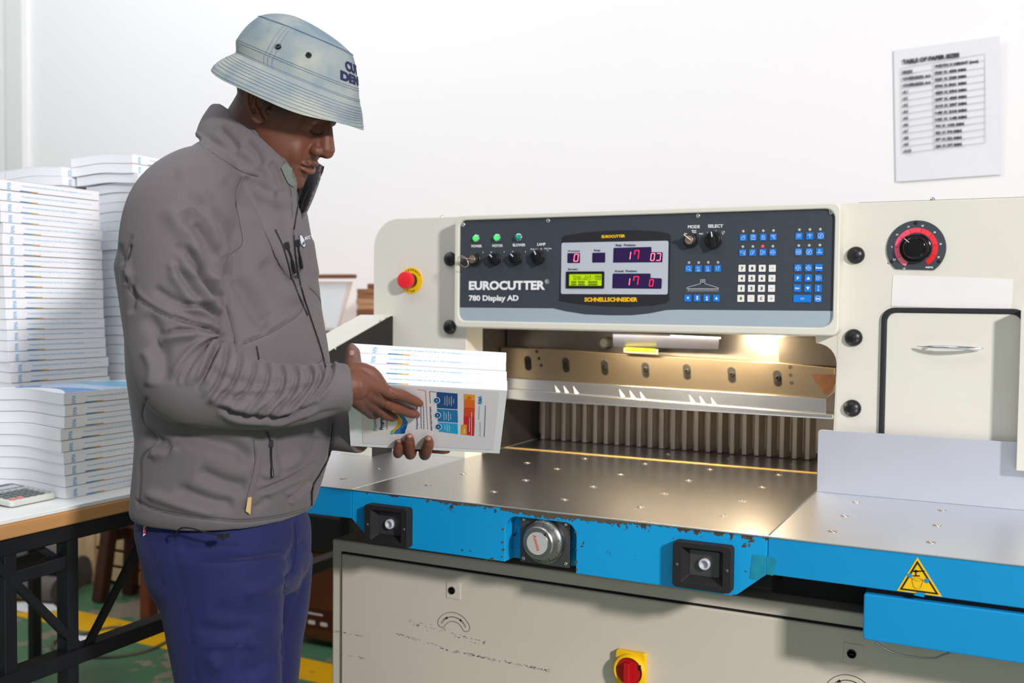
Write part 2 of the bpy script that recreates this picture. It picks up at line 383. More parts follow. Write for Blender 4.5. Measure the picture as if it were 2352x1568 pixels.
def poly(mb, pts, yy=PY-.0008, w=.0006, mi=0, close=False):
    Q = [on(x, y, 'y', yy) for x, y in pts]
    for p, q in zip(Q, Q[1:]+(Q[:1] if close else [])):
        if np.linalg.norm(q-p) > 1e-5: mb.bar(p, q, w, .0003, NY, mi)
circ = lambda cx, cy, rx, ry, n=14, a0=0, a1=360: [(cx+rx*math.cos(R_(a0+(a1-a0)*i/n)), cy+ry*math.sin(R_(a0+(a1-a0)*i/n))) for i in range(n+1)]
poly(b, circ(1256.3, 646.3, 4.2, 4.6))
poly(b, [(1578, 670), (1578, 661), (1579, 659.5), (1610, 651), (1618, 651), (1648, 660), (1650, 661), (1650, 670)])
poly(b, [(1609, 651), (1609, 642), (1619, 642), (1619, 651)], close=True); poly(b, circ(1614, 646.5, 2.2, 2.4, 8)); poly(b, [(1578, 662.5), (1650, 663)])
for k in range(23): poly(b, [(1578+k*72/22, 663), (1578+k*72/22, 669.5)], w=.0004)
poly(b, [(1624.5, 532), (1625, 539), (1629, 539), (1629.5, 532)]); poly(b, [(1658.5, 531), (1659, 538), (1661.5, 538), (1661.5, 531), (1664, 530.5), (1664, 535)])
S_('panel_lettering', b, 'print_white')
b = MB()
ptext(b, 'EUROCUTTER', 1382, 546.3, 1436, 544.5, 5.8, 0, .05, DY-.0002)
ptext(b, 'SCHNELLSCHNEIDER', 1342.5, 692, 1464.5, 692, 8.6, 0, .045, DY-.0002)
S_('yellow_lettering', b, 'print_yellow')
b = MB()
for s, x0, y0, x1, h in [('Processes', 1305, 578, 1332, 3.6), ('Step', 1364.5, 576.5, 1379, 4), ('Step  Position', 1414, 565, 1460, 4.6), ('Screen', 1305, 620, 1327, 4.2), ('Actual  Position', 1411.5, 624.5, 1463, 4.4)]:
    ptext(b, s, x0, y0, x1, y0-.3, h, 0, .02, YL)
S_('display_lettering', b, 'print_black')
# pilot lamps, switches and key switches
def face_lathe(mb, prof, x, y, mi=0, seg=24, yy=PY): mb.lathe(prof, on(x, y, 'y', yy), NY, mi, seg)
for x, y, m_ in [(1094, 547.5, 'lens_green'), (1142, 546, 'lens_green'), (1191, 545, 'lens_teal')]:
    b = MB(); face_lathe(b, [(.0082, 0), (.0082, .0025), (.0070, .0035), (.0062, .0035)], x+1, y, 0, 6+18)
    face_lathe(b, [(.0062, .0035), (.0058, .007), (.0040, .0095), (.0015, .0108), (.0001, .011)], x, y, 1)
    S_('pilot_lamp', b, ['chrome', m_])
def rotary(x, y, ang, r=.0135, mats=('black_plastic', 'print_white')):
    b = MB(); face_lathe(b, [(r*1.12, 0), (r*1.12, .003), (r, .004), (r*.95, .011), (r*.9, .012), (.0001, .012)], x, y, 0, 30)
    c = on(x, y, 'y', PY-.012); d = math.cos(R_(ang))*X_+math.sin(R_(ang))*Z_; e = np.cross(NY, d)
    b.bar(c-d*r*.95, c+d*r*1.02, .0085, .016, NY, 0); b.bar(c+d*r*.35+NY*.008, c+d*r*.98+NY*.008, .0022, .0010, NY, 1)
    return S_('rotary_switch', b, list(mats), .0008)
rotary(1136.5, 594, 135); rotary(1185, 593, 135); rotary(1236.5, 590, 118, .0155); rotary(1639, 551, 100, .0165)
def keysw(x, y, a1, ringed, head):
    b = MB(); face_lathe(b, [(.0155, 0), (.0155, .004), (.0135, .006), (.0128, .014), (.0105, .0155), (.0001, .0155)], x, y, 0, 30)
    face_lathe(b, [(.0085, .0156), (.0085, .0175), (.0001, .0175)], x, y, 1, 24)
    c = on(x, y, 'y', PY-.0175); d = np.array([math.cos(R_(a1)), -.35, math.sin(R_(a1))]); d /= np.linalg.norm(d); n = np.cross(d, NY)
    b.bar(c, c+d*head, .008, .0018, n, 1)
    if ringed:
        b.lathe([(.0095, -.001), (.0095, .001)], c+d*(head+.006), n, 1, 20)
        e = c+d*(head+.012)+Z_*-.008; b.tube([e+(.0125*math.cos(t)*d*.9+.0125*math.sin(t)*np.array([.3, .1, -1])) for t in np.linspace(0, 6.28, 20)[:-1]], .0009, 1, 6, True)
    S_('key_switch', b, ['black_plastic', 'key_metal'], .0005)
keysw(1092, 596, 172, True, .016); keysw(1588, 552, 140, False, .020)
# corner screws
for x, y in [(1064.5, 516), (1259, 507), (1603, 495.5), (1909, 486.5)]:
    b = MB(); face_lathe(b, [(.0050, 0), (.0050, .0008), (.0038, .0022), (.0024, .0024), (.0020, .0012), (.0001, .0012)], x, y, 0, 20); S_('panel_screw', b, 'chrome')
# key pads
def keycap(x, y, wpx, hpx, kind, glyph=None, gw=None, gh=None):
    a = px(x-wpx/2, y+hpx/2); e = px(x+wpx/2, y-hpx/2); b = MB()
    b.prism(rrect(a[0], a[1], e[0], e[1], .0012, 3), (0, PY-.0016, 0), X_, Z_, Y_, .0016, 0)
    yy = PY-.0018
    if callable(glyph): glyph(b, x, y, yy)
    elif glyph: ptext(b, glyph, x-gw/2, y+gh/2, x+gw/2, y+gh/2, gh, 1, .04, yy)
    S_('key', b, [kind, 'print_black' if kind == 'key_white' else 'print_white'], .0003)
gl = lambda *paths: (lambda b, x, y, yy: [poly(b, [(x+u, y+v) for u, v in p], yy, .0005, 1) for p in paths])
def tri(up, cols=((0, 0),), s=4):
    def g(b, x, y, yy):
        for dx, dy in cols:
            k = -1 if up else 1; Q = [px(x+dx-s, y+dy-k*s*.8, yy), px(x+dx+s, y+dy-k*s*.8, yy), px(x+dx, y+dy+k*s*.9, yy)]
            b.prism(Q if k < 0 else Q[::-1], (0, yy, 0), X_, Z_, Y_, .0003, 1)
    return g
ROWS = []
ic = {'book': gl([(-4, 4), (-4, -1), (3, -1), (3, 4), (-4, 4)], [(-2, -1), (0, -4), (4, -4), (3, -1)]), 'cab': gl([(-4, -5), (4, -5), (4, 5), (-4, 5), (-4, -5)], [(0, -5), (0, 5)], [(-4, -2), (4, -2)]),
      'lock': gl([(-3, 5), (-3, -1), (3, -1), (3, 5), (-3, 5)], [(-2, -1), (-2, -4), (0, -5), (2, -4), (2, -1)], [(0, 1), (0, 3)]), 'knife': gl([(-5, -4), (5, -4), (4, -2), (-4, -2), (-5, -4)], [(-2, -1), (3, 5), (4, 3), (0, -1)]),
      'hand': gl([(-6, -4), (5, -4), (5, 0), (-5, 0), (-6, -4)], [(2, 0), (2, 4), (5, 4), (5, 0)]), 'paper': gl([(-5, 4), (-3, -4), (1, -4), (0, 4), (-5, 4)], [(-1, 4), (5, -5)]), 'disk': gl([(-5, -5), (-1, -5), (-1, 5), (-5, 5), (-5, -5)], [(2, -3), (2, 3), (5, 2), (5, -2), (2, -3)]),
      'inout': gl([(0, -6), (6, 0), (0, 6), (-6, 0), (0, -6)], [(-7, 0), (2, 0)], [(0, -2), (2, 0), (0, 2)]), 'lens': gl(circ(-1, -1, 4, 4, 8), [(2, 2), (5, 5)]), 'wave': gl([(-3, -4), (-2, 3), (2, 4), (1, -4), (-3, -4)], [(-4, 5), (4, 5)]),
      'uturn': gl([(-3, -4), (-3, 2), (-1, 4), (1, 4), (2, 2), (2, -5)], [(0, -3), (2, -5), (4, -3)]), 'comb': gl([(-4, -4), (-4, 3)], [(0, -4), (-1, 4)], [(4, -4), (2, 3)], [(-4, -4), (5, -4)]), 'press': gl([(-6, -2), (6, -2)], [(-3, -2), (0, -5), (3, -2)], [(0, 5), (0, 0)], [(-1.5, 2), (0, 0), (1.5, 2)]),
      'nofinger': gl(circ(0, 0, 6, 6, 10), [(-4, 4), (4, -4)], [(0, -4), (0, 4)]), 'basket': gl(circ(0, 0, 6, 6, 10), [(-4, -2), (4, -2)], [(-4, 0), (4, 0)], [(-2, 0), (-2, 4)], [(2, 0), (2, 4)]), 'noU': gl(circ(0, 0, 6, 6, 10), [(-2, -3), (-2, 2), (1, 2), (1, -3)], [(-4, 4), (4, -4)]),
      'scale': gl([(-6, 1), (6, 1)], [(-6, 3), (6, 3)], [(-2, 1), (-2, -5), (1, -5), (1, 1)]), 'swap': gl([(-5, -4), (2, -4), (2, -1), (-5, -1), (-5, -4)], [(-5, 1), (2, 1), (2, 4), (-5, 4), (-5, 1)], [(3, -3), (6, -1), (6, 3)]), 'updown': gl([(0, -6), (0, 6)], [(-2, -3), (0, -6), (2, -3)], [(-2, 3), (0, 6), (2, 3)]), 'bars': gl([(-5, -1.2), (5, -1.2)], [(-5, 1.4), (5, 1.4)]),
      'div': gl([(-3.5, 0), (3.5, 0)], [(0, -3), (0, -2.2)], [(0, 2.2), (0, 3)]), 'mul': gl([(-3, -3), (3, 3)], [(-3, 3), (3, -3)]), 'sub': gl([(-3.5, 0), (3.5, 0)]), 'add': gl([(-3.5, 0), (3.5, 0)], [(0, -3.5), (0, 3.5)]), 'dot': gl([(-1, 0), (1, 0)], [(-1, .7), (1, .7)])}
for x, y, g in [(1707, 545.5, 'book'), (1730, 545, 'cab'), (1753, 544.5, 'lock'), (1776, 544, 'knife'), (1706, 580.5, 'hand'), (1728.5, 580, 'paper'), (1752, 579.5, 'disk'), (1775, 579.5, 'inout'), (1582, 617, 'lens'), (1604, 617, 'wave'), (1626, 617, 'wave'), (1648.5, 616.5, 'uturn')]:
    keycap(x, y, 15.5, 15.5, 'key_blue', ic[g])
for x, y, g in [(1835, 542.5, 'comb'), (1860, 542, 'press'), (1885, 541.5, 'nofinger'), (1834, 578.5, 'basket'), (1858.5, 578.5, 'noU'), (1882.5, 578, 'scale'), (1833, 615, 'inout'), (1857, 615, 'inout'), (1880, 638.5, 'swap'), (1879.5, 662, 'updown')]:
    keycap(x, y, 16.5, 16.5, 'key_blue', ic[g])
keycap(1881, 614.5, 17, 16.5, 'key_blue', 'Reset', 15, 4); keycap(1832.5, 638.5, 16.5, 16.5, 'key_blue', 'F', 5, 6); keycap(1856.5, 638.5, 16.5, 16.5, 'key_blue', tri(True))
keycap(1831.5, 661.5, 16.5, 16.5, 'key_blue', 'Enter', 10, 4); keycap(1855.5, 662, 16.5, 16.5, 'key_blue', tri(False)); keycap(1843, 685.5, 41, 16.5, 'key_blue', ic['bars'])
def stopg(b, x, y, yy): poly(b, [(x+6*math.cos(R_(22.5+45*i)), y+6.3*math.sin(R_(22.5+45*i))) for i in range(9)], yy, .0005, 1); ptext(b, 'Stop', x-4.5, y+2, x+4.5, y+2, 4, 1, .04, yy)
keycap(1879, 685.5, 17, 16.5, 'key_blue', stopg)
keycap(1580, 684.5, 15, 15.5, 'key_blue', tri(False, s=3)); keycap(1601.5, 684.5, 15, 15.5, 'key_blue', tri(False, ((0, -2.5), (0, 2.5)), 2.8)); keycap(1623.5, 684.5, 15, 15.5, 'key_blue', tri(True, ((0, -2.5), (0, 2.5)), 2.8)); keycap(1645.5, 684.5, 15, 15.5, 'key_blue', tri(True, s=3.4))
for r_, row in enumerate([['7', '8', '9', 'div'], ['4', '5', '6', 'mul'], ['1', '2', '3', 'sub'], ['0', 'dot', 'C', 'add']]):
    for c_, g in enumerate(row):
        x, y = 1704.5+c_*23.2-r_*.9, 616+r_*23
        keycap(x, y, 16, 16, 'key_white', ic[g] if g in ic else g, 2.4 if g == '1' else 5.2, 6.2)
for x, y, on_ in [(1707, 531, 0), (1730, 530.5, 0), (1753, 530, 0), (1776.5, 529.5, 0), (1706, 566.5, 0), (1729, 566, 0), (1752, 565.5, 1), (1775, 565.5, 0), (1836, 527.5, 0), (1860, 527, 0), (1884, 526.5, 0), (1834.5, 564, 0), (1858.5, 563.5, 0), (1883, 563, 0), (1582.5, 603, 0), (1604.5, 603, 0), (1626.5, 602.5, 0), (1649, 602.5, 0)]:
    b = MB(); face_lathe(b, [(.0027, 0), (.0027, .0004), (.0016, .0010), (.0001, .0012)], x, y, 0, 12); S_('indicator_light', b, 'led_red' if on_ else 'led_off')

# emergency stop
es = on(945, 644, 'y', D); b = MB().lathe([(.0315, 0), (.0315, .0015)], es, NY, 0, 36); b.lathe([(.0175, .0015), (.0175, .014)], es, NY, 1, 30)
for k, ch in enumerate('EMERGENCY'):
    a = R_(150-k*15); d = math.cos(a)*X_+math.sin(a)*Z_; t = math.sin(a)*X_-math.cos(a)*Z_; b.text(ch, es+d*.0235+NY*.0016, t, d, height=.0045, mi=1, bold=.04, align='c')
for k, ch in enumerate('STOP'):
    a = R_(250+k*13.5); d = math.cos(a)*X_+math.sin(a)*Z_; t = -math.sin(a)*X_+math.cos(a)*Z_; b.text(ch, es+d*.0285+NY*.0016, t, -d, height=.0045, mi=1, bold=.04, align='c')
b.lathe([(.012, .012), (.019, .016), (.0205, .020), (.0205, .029), (.019, .033), (.012, .035), (.0001, .0355)], es, NY, 2, 32)
M_('emergency_stop', b, ['yellow', 'black_plastic', 'red_cap'])
# domed plugs
for x, y in [(1035, 595), (1034, 751), (1966, 586), (1961, 775), (1958, 937)]:
    M_('dome_plug', MB().lathe([(.0165, 0), (.0168, .002), (.0155, .006), (.011, .0105), (.005, .0128), (.0001, .0133)], on(x, y, 'y', D), NY, 0, 28), 'black_plastic')
# pressure dial
dc = on(2104.5, 570, 'y', D); dial = M_('pressure_dial', MB().prism([(.0525*math.cos(R_(a)), .0525*math.sin(R_(a))) for a in range(-52, 233, 5)], dc, X_, Z_, NY, .003), 'panel_dark', .0006)
b = MB()
reds = ['F0758F', 'F0607E', 'EE5573', 'EE4C69', 'EC3F58', 'E93649', 'E62C3C', 'E3222F', 'DE1621']
for k in range(9):
    a0 = 242-k*33.2; a1 = a0-32; P = [(.0385*math.cos(R_(a0+(a1-a0)*i/6)), .0385*math.sin(R_(a0+(a1-a0)*i/6))) for i in range(7)]+[(.0290*math.cos(R_(a1+(a0-a1)*i/6)), .0290*math.sin(R_(a1+(a0-a1)*i/6))) for i in range(7)]
    b.prism(P, dc+NY*.0030, X_, Z_, NY, .0006, k)
b.build('dial_scale', [mat('dial_red_%d' % k, c_, .45, var=0) for k, c_ in enumerate(reds)], dial)
b = MB()
for k, s in enumerate(['1,5', '2,5', '5', '10', '15', '20', '25', '30', '35', '40(KN)']):
    a = R_(242-k*33.2); d = math.cos(a)*X_+math.sin(a)*Z_; b.text(s, dc+d*.0432+NY*.0032-Z_*.0015, X_, Z_, height=.003, bold=.03, align='c')
b.build('dial_numbers', 'print_white', dial)
b = MB().lathe([(.028, .003), (.028, .009), (.025, .011), (.022, .011), (.022, .017), (.0205, .021), (.0175, .0225), (.0172, .021), (.013, .021), (.0128, .022), (.0001, .022)], dc-X_*.001, NY, 0, 40)
b.bar(dc+NY*.0228+np.array([-.011, 0, .010]), dc+NY*.0228+np.array([-.0195, 0, .0175]), .001, .001, NY, 1)
b.build('dial_knob', [mat('black_gloss', '141315', .14, .3, var=0), 'print_white'], dial)
for x, y in [(2104, 512), (2048, 601), (2157, 600)]:
    b = MB().lathe([(.0032, .003), (.0030, .0045), (.0014, .0048), (.0001, .0038)], on(x, y, 'y', D), NY, 0, 16); b.build('dial_screw', 'black_plastic', dial)
# label stuck over the gasket, electrics door with gasket and handle
a, c = on(2048, 703, 'y', D), on(2325, 640, 'y', D)
P = [(lambda p: (p[0], p[2]))(on(x, y, 'y', D)) for x, y in [(2047, 703), (2322, 712), (2327, 641), (2051, 631)]]
M_('paper_label', MB().prism(P, (0, D-.0008, 0), X_, Z_, Y_, .0008), 'paper_label', label='blank white paper label above the electrics door')
o_ = rrect(.9150, .84, 1.1655, 1.264, .024, 6); i_ = rrect(.9245, .845, 1.1560, 1.2545, .017, 6)
M_('door_gasket', MB().ring(o_, i_, (0, D-.006, 0), X_, Z_, Y_, .007), 'rubber', .0025, seg=3)
door = M_('service_door', MB().prism(rrect(.9250, .845, 1.1555, 1.2540, .017, 6), (0, D-.0028, 0), X_, Z_, Y_, .004), 'cream', .001)
h0, h1 = on(2106, 795, 'y', D-.012), on(2259, 800, 'y', D-.012); n = 14
b = MB().tube([h0+(h1-h0)*i/n+NY*.012*math.sin(math.pi*i/n) for i in range(n+1)], [.0008+.0028*math.sin(math.pi*i/n)**.5 for i in range(n+1)], 0, 10)
for k in (.18, .82): p = h0+(h1-h0)*k; b.cyl(p, p+Y_*.012, .0028, 0, 10)
b.build('door_handle', 'chrome', door, label='slim chrome pull handle')

# steel tables
tab = M_('cutting_table', MB().box((.0006, .0, .884), (.8024, 1.35, .9)), 'steel_table', .0012)
wl = M_('side_table', MB().box((-.46, .0, .884), (-.0006, .446, .9)), 'wing_table', .0012)
wr = M_('side_table', MB().box((.8036, .0, .884), (1.5, .446, .9)), 'wing_table', .0012)
M_('cutting_stick', MB().box((.001, .648, .899), (.802, .658, .9012)), 'yellow_strip')
HL = [(-.084, .085), (-.088, .22), (.106, .109), (.252, .113), (.251, .256), (.25, .418), (.157, .459), (.247, .585), (.403, .108), (.401, .256), (.399, .418), (.549, .115), (.548, .257), (.548, .42), (.548, .582), (.701, .112), (.699, .258), (.699, .421), (.698, .585), (.396, .585), (.394, .758), (.545, .756), (.695, .753), (.888, .083), (.888, .216), (.888, .357), (1.036, .081), (1.036, .217), (1.036, .355), (1.184, .213), (1.184, .350), (.102, .26)]
for x, y in HL:
    par = wr if x > .803 else wl if x < 0 else tab
    b = MB().lathe([(.0078, 0), (.0078, .0006), (.0055, .0007), (.0050, .0002), (.0048, -.0005)], (x, y, .9), Z_, 0, 18, cap=False); b.lathe([(.0048, 0), (.0047, .0002), (.0001, .0002)], (x, y, .9), Z_, 2, 14, cap=False)
    b.ball((x, y, .8995), .0030, 1, 12, 8); b.build('air_nozzle', ['key_metal', 'chrome', 'black_plastic'], par)
# blue aprons
P = [(0.0004, .8995), (0.0004, .843), (.042, .8035), (.05, .8), (.330, .8), (.332, .8995)]
RC = [(.337+.0*i, .8) for i in range(1)]
def apron(name, pts, m_, y0=-.002, y1=.03): return M_(name, MB().prism(pts[::-1], (0, y0, 0), X_, Z_, Y_, y1-y0), m_, .0012)
cx = [(.0004, .8985), (.0004, .843), (.044, .8035), (.05, .8), (.336, .8)]
cx += [(.336, .860)]+[(.336+.022*(1-math.cos(R_(a))), .860+.024*math.sin(R_(a))) for a in range(15, 91, 15)]
cx += [(.452+.022*math.sin(R_(a)), .860+.024*math.cos(R_(a))) for a in range(0, 91, 15)]+[(.474, .797), (.745, .7965), (.756, .8), (.8026, .839), (.8026, .8985)]
apron('front_apron', cx, 'blue')
M_('recess_lining', MB().box((.325, .031, .80), (.485, .045, .89)), 'blue', .002)
apron('side_apron', [(-.46, .8985), (-.46, .839), (-.0004, .843), (-.0004, .8985)], 'blue_wing'); apron('side_apron', [(.8034, .8985), (.8034, .839), (1.5, .836), (1.5, .8985)], 'blue_wing')
M_('table_edge', MB().box((-.46, -.0035, .8975), (1.5, .002, .9002)), 'wing_table', .0008)
# cast table bodies underneath
for q0, q1 in (((.003, .05, .80), (.80, 1.2, .884)), ((-.45, .04, .846), (-.003, .44, .884)), ((.806, .04, .846), (1.5, .44, .884))): M_('table_body', MB().box(q0, q1), 'black_matt')
M_('under_beam', MB().box((.78, .16, .765), (1.5, .3, .845)), 'black_matt')
# push buttons in funnel frames
def funnel(x0, z0, x1, z1):
    cx_, cz = (x0+x1)/2, (z0+z1)/2; b = MB(); W, H = (x1-x0)/2, (z1-z0)/2
    of = rrect(-W, -H, W, H, .006, 3); mf = rrect(-W*.70, -H*.76, W*.70, H*.76, .003, 3); nf = rrect(-W*.52, -H*.52, W*.52, H*.62, .002, 3)
    b.ring(of, mf, (cx_, -.022, cz), X_, Z_, Y_, .020, 0)
    k = len(mf); V = [(cx_+p[0], -.022, cz+p[1]) for p in mf]+[(cx_+p[0], -.005, cz+p[1]) for p in nf]
    b.add(V, [(i, k+i, k+(i+1) % k, (i+1) % k) for i in range(k)], 0)
    b.prism(nf, (cx_, -.0055, cz), X_, Z_, Y_, .002, 1)
    b.lathe([(.0095, 0), (.0095, .006), (.0085, .0075), (.0062, .0075), (.0058, .002), (.0001, .002)], (cx_+.001, -.0055, cz+.002), NY, 2, 26)
    for s in (-1, 1): b.lathe([(.0030, 0), (.0028, .001), (.0014, .0012), (.0001, .0006)], (cx_+s*W*.85, -.022, cz-.001), NY, 1, 14)
    M_('cut_button', b, ['black_matt', 'grey_plate', 'clear_plastic'], .0010)
funnel(.0435, .8035, .1405, .8790); funnel(.6535, .8045, .7505, .8795)
# round encoder dial
ec = np.array([.4085, .008, .8425]); b = MB().prism(rrect(-.0475, -.041, .0495, .0435, .003, 3), ec, X_, Z_, Y_, .006, 0)
for sx in (-.040, .042):
    for sz in (-.034, .036): b.lathe([(.0035, 0), (.0032, .0018), (.0015, .0020), (.0001, .0012)], ec+np.array([sx, 0, sz]), NY, 1, 14)
wheel = M_('hand_wheel', b, ['grey_plate', 'chrome'], .0006); ew = ec+np.array([.002, 0, .003])
b = MB().lathe([(.0395, .001), (.0395, .009), (.036, .0145), (.031, .0165), (.0305, .0165)], ew, NY, 0, 60)
for k in range(100):
    a = 2*math.pi*k/100; d = math.cos(a)*X_+math.sin(a)*Z_; r1 = .0345 if k % 10 else .0325
    b.bar(ew+d*.0385+NY*.0108, ew+d*(r1+.002)+NY*.0158, .0005, .0005, NY, 1)
for k in range(10):
    a = math.pi/2+.5-2*math.pi*k/10; d = math.cos(a)*X_+math.sin(a)*Z_; t = np.cross(NY, d)*-1; b.text(str((k*10) % 100), ew+d*.0325+NY*.0172, -np.cross(d, NY), d, height=.003, mi=1, align='c', depth=.0002)
b.build('graduated_ring', ['alu', 'print_black'], wheel)
b = MB().lathe([(.029, .012), (.029, .024), (.027, .026), (.021, .0262), (.0205, .0275), (.0001, .0275)], ew-X_*.003, NY, 0, 60)
for k in range(72):
    a = 2*math.pi*k/72; d = math.cos(a)*X_+math.sin(a)*Z_; b.bar(ew-X_*.003+d*.0289+NY*.013, ew-X_*.003+d*.0289+NY*.024, .0008, .0012, d, 0)
b.lathe([(.0022, .0262), (.0020, .0268), (.0001, .0268)], ew+np.array([.011, 0, .0165]), NY, 1, 12)
b.lathe([(.0200, .0276), (.0200, .0280), (.0001, .0280)], ew-X_*.003, NY, 2, 40)
d = math.cos(R_(-72))*X_+math.sin(R_(-72))*Z_; b.text('Autonics', ew-X_*.0065+NY*.0282-d*.0145, d, np.cross(NY, d)*-1 if np.cross(d, np.cross(NY, d))@NY < 0 else np.cross(NY, d), width=.028, height=.006, mi=3, bold=.02)
b.build('wheel_cap', ['alu', 'print_black', mat('cap_silver', 'C9C9C9', .5, .3, var=.03), mat('orange_print', 'D8501E', .5, var=0)], wheel, .0002)
# warning triangle, worn
def triag(s, o):
    pts = [(2107, 1279.5), (2163.5, 1370), (2060, 1356)]; P = np.array([[p[0], p[2]] for p in (on(x, y, 'y', -.003) for x, y in pts)]); c_ = P.mean(0); return [tuple(c_+(p-c_)*s) for p in P][::-1]
b = MB().prism(triag(1, 0), (0, -.0028, 0), X_, Z_, Y_, .0008, 0)
t1, t2 = triag(.86, 0), triag(.74, 0); b.ring(t1, t2, (0, -.0034, 0), X_, Z_, Y_, .0006, 1)
for p, q, w_ in [((2094, 1311), (2124, 1311), .0016), ((2104, 1308), (2104, 1322), .0016), ((2097, 1322), (2113, 1322), .0016), ((2099, 1311.5), (2110, 1311.5), .0022)]: b.bar(on(*p, 'y', -.0034), on(*q, 'y', -.0034), w_, .0004, NY, 1)
for pth in [[(2095, 1329), (2098, 1327), (2112, 1327), (2121, 1332), (2118, 1340), (2114, 1350), (2104, 1352), (2098, 1345), (2096, 1336), (2095, 1329)], [(2095, 1329), (2108, 1334), (2121, 1332)], [(2086, 1322), (2096, 1328)]]:
    poly(b, pth, -.0034, .0005, 2)
for q in [(2090, 1321), (2129, 1333)]: b.lathe([(.0035, 0), (.0035, .0004)], on(*q, 'y', -.0034), NY, 3, 7)
b.prism([(lambda p: (p[0], p[2]))(on(x, y, 'y', -.0034)) for x, y in [(2098, 1366), (2122, 1371), (2126, 1362), (2106, 1359)]][::1], (0, -.0038, 0), X_, Z_, Y_, .0005, 3)
M_('warning_sticker', b, ['yellow', 'print_black', mat('sticker_line', 'A88A20', .6, var=0), 'blue_wing'], label='yellow warning triangle sticker')
# blue box hanging under the right side table, with wire loop
b = MB().prism(rrect(.949, .757, 1.5, .828, (.006, .003, .003, .003), 3), (0, 0, 0), X_, Z_, Y_, .118); M_('hanging_box', b, 'blue_wing', .002)
M_('box_gap', MB().box((.951, .012, .827), (1.5, .115, .846)), 'black_matt')
w0 = [on(x, y, 'y', .02) for x, y in [(2010, 1473), (2022, 1483), (2045, 1495), (2080, 1506), (2120, 1511), (2150, 1511), (2165, 1504), (2185, 1498), (2192, 1496)]]
M_('wire_loop', MB().tube(w0, .0016), 'steel')
# locks and arrows on the cabinet
CY = .113
def arrow(px0, py0, flip=0):
    c_ = on(px0, py0, 'y', CY); b = MB()
    ra, rb = .041, .023
    P = [(ra*math.cos(R_(a)), ra*math.sin(R_(a))) for a in range(150, 29, -6)]; rm = (ra+rb)/2; rr = (ra-rb)/2
    e = (rm*math.cos(R_(30)), rm*math.sin(R_(30))); P += [(e[0]+rr*math.cos(R_(30-a)), e[1]+rr*math.sin(R_(30-a))) for a in range(15, 180, 15)]
    P += [(rb*math.cos(R_(a)), rb*math.sin(R_(a))) for a in range(30, 151, 6)]; e = (rm*math.cos(R_(150)), rm*math.sin(R_(150))); P += [(e[0]+rr*math.cos(R_(-30-a)), e[1]+rr*math.sin(R_(-30-a))) for a in range(15, 180, 15)]
    Q = [c_+X_*p[0]+Z_*p[1]+NY*.0004 for p in P]
    for p, q in zip(Q, Q[1:]+Q[:1]): b.bar(p, q, .0008, .0003, NY)
    A = [c_+X_*rm*math.cos(R_(a))+Z_*rm*math.sin(R_(a))+NY*.0004 for a in range(118, 61, -6)]
    for p, q in zip(A, A[1:]): b.bar(p, q, .0012, .0003, NY)
    for a, s in ((118, -1), (62, 1)):
        d = -math.sin(R_(a))*X_+math.cos(R_(a))*Z_; d = d*(-s); n_ = math.cos(R_(a))*X_+math.sin(R_(a))*Z_; p = c_+n_*rm+NY*.0005
        b.add([p+d*.006, p+n_*.0028-d*.001, p-n_*.0028-d*.001], [(0, 1, 2)])
    for s, a0 in (('CLOSE', 148), ('OPEN', 52)):
        for k, ch in enumerate(s):
            a = R_(a0-k*(5.8 if s == 'CLOSE' else 6.4)); n_ = math.cos(a)*X_+math.sin(a)*Z_; t = math.sin(a)*X_-math.cos(a)*Z_; b.text(ch, c_+n_*(rm-.002)+NY*.0006, t, n_, height=.0038, align='c')
    M_('turn_arrow_mark', b, 'print_black')
arrow(1042, 1453); arrow(1950, 1606)
for x, y in [(1042, 1355.5), (1961, 1501)]:
    c_ = on(x, y, 'y', CY); b = MB().prism(rrect(-.0155, -.0165, .0155, .0165, .001, 2), c_, X_, Z_, NY, .0015, 0); b.lathe([(.0075, .0015), (.0075, .0035), (.006, .004), (.0055, .001), (.0001, .001)], c_-X_*.003, NY, 1, 20); b.box(tuple(c_+np.array([-.006, -.006, -.0012])), tuple(c_+np.array([.001, -.001, .0012])), 1)
    M_('cabinet_lock', b, ['cabinet', 'black_plastic'], .0003)
c_ = on(1452.5, 1531, 'y', CY); b = MB().prism(rrect(-.028, -.034, .028, .031, .004, 3), c_, X_, Z_, NY, .012, 0)
b.lathe([(.030, .012), (.030, .020), (.027, .022), (.025, .022), (.024, .014), (.0001, .014)], c_-Z_*.002, NY, 0, 36); b.lathe([(.0238, .014), (.0232, .019), (.0001, .019)], c_-Z_*.002, NY, 1, 32)
b.bar(c_+NY*.026-Z_*.024, c_+NY*.026+Z_*.016, .011, .016, NY, 1); b.box(tuple(c_+np.array([.020, -.0225, .004])), tuple(c_+np.array([.024, -.0195, .014])), 2)
M_('main_switch', b, ['yellow', 'red_glass', 'black_plastic'], .0012, label='yellow main switch with red turning knob')

# side fence standing on the right table
M_('side_fence', MB().prism(rrect(.8045, .9002, 1.24, 1.0225, (.0005, .0005, .006, .006), 4), (0, .430, 0), X_, Z_, Y_, .006), 'guard_metal', .0012)
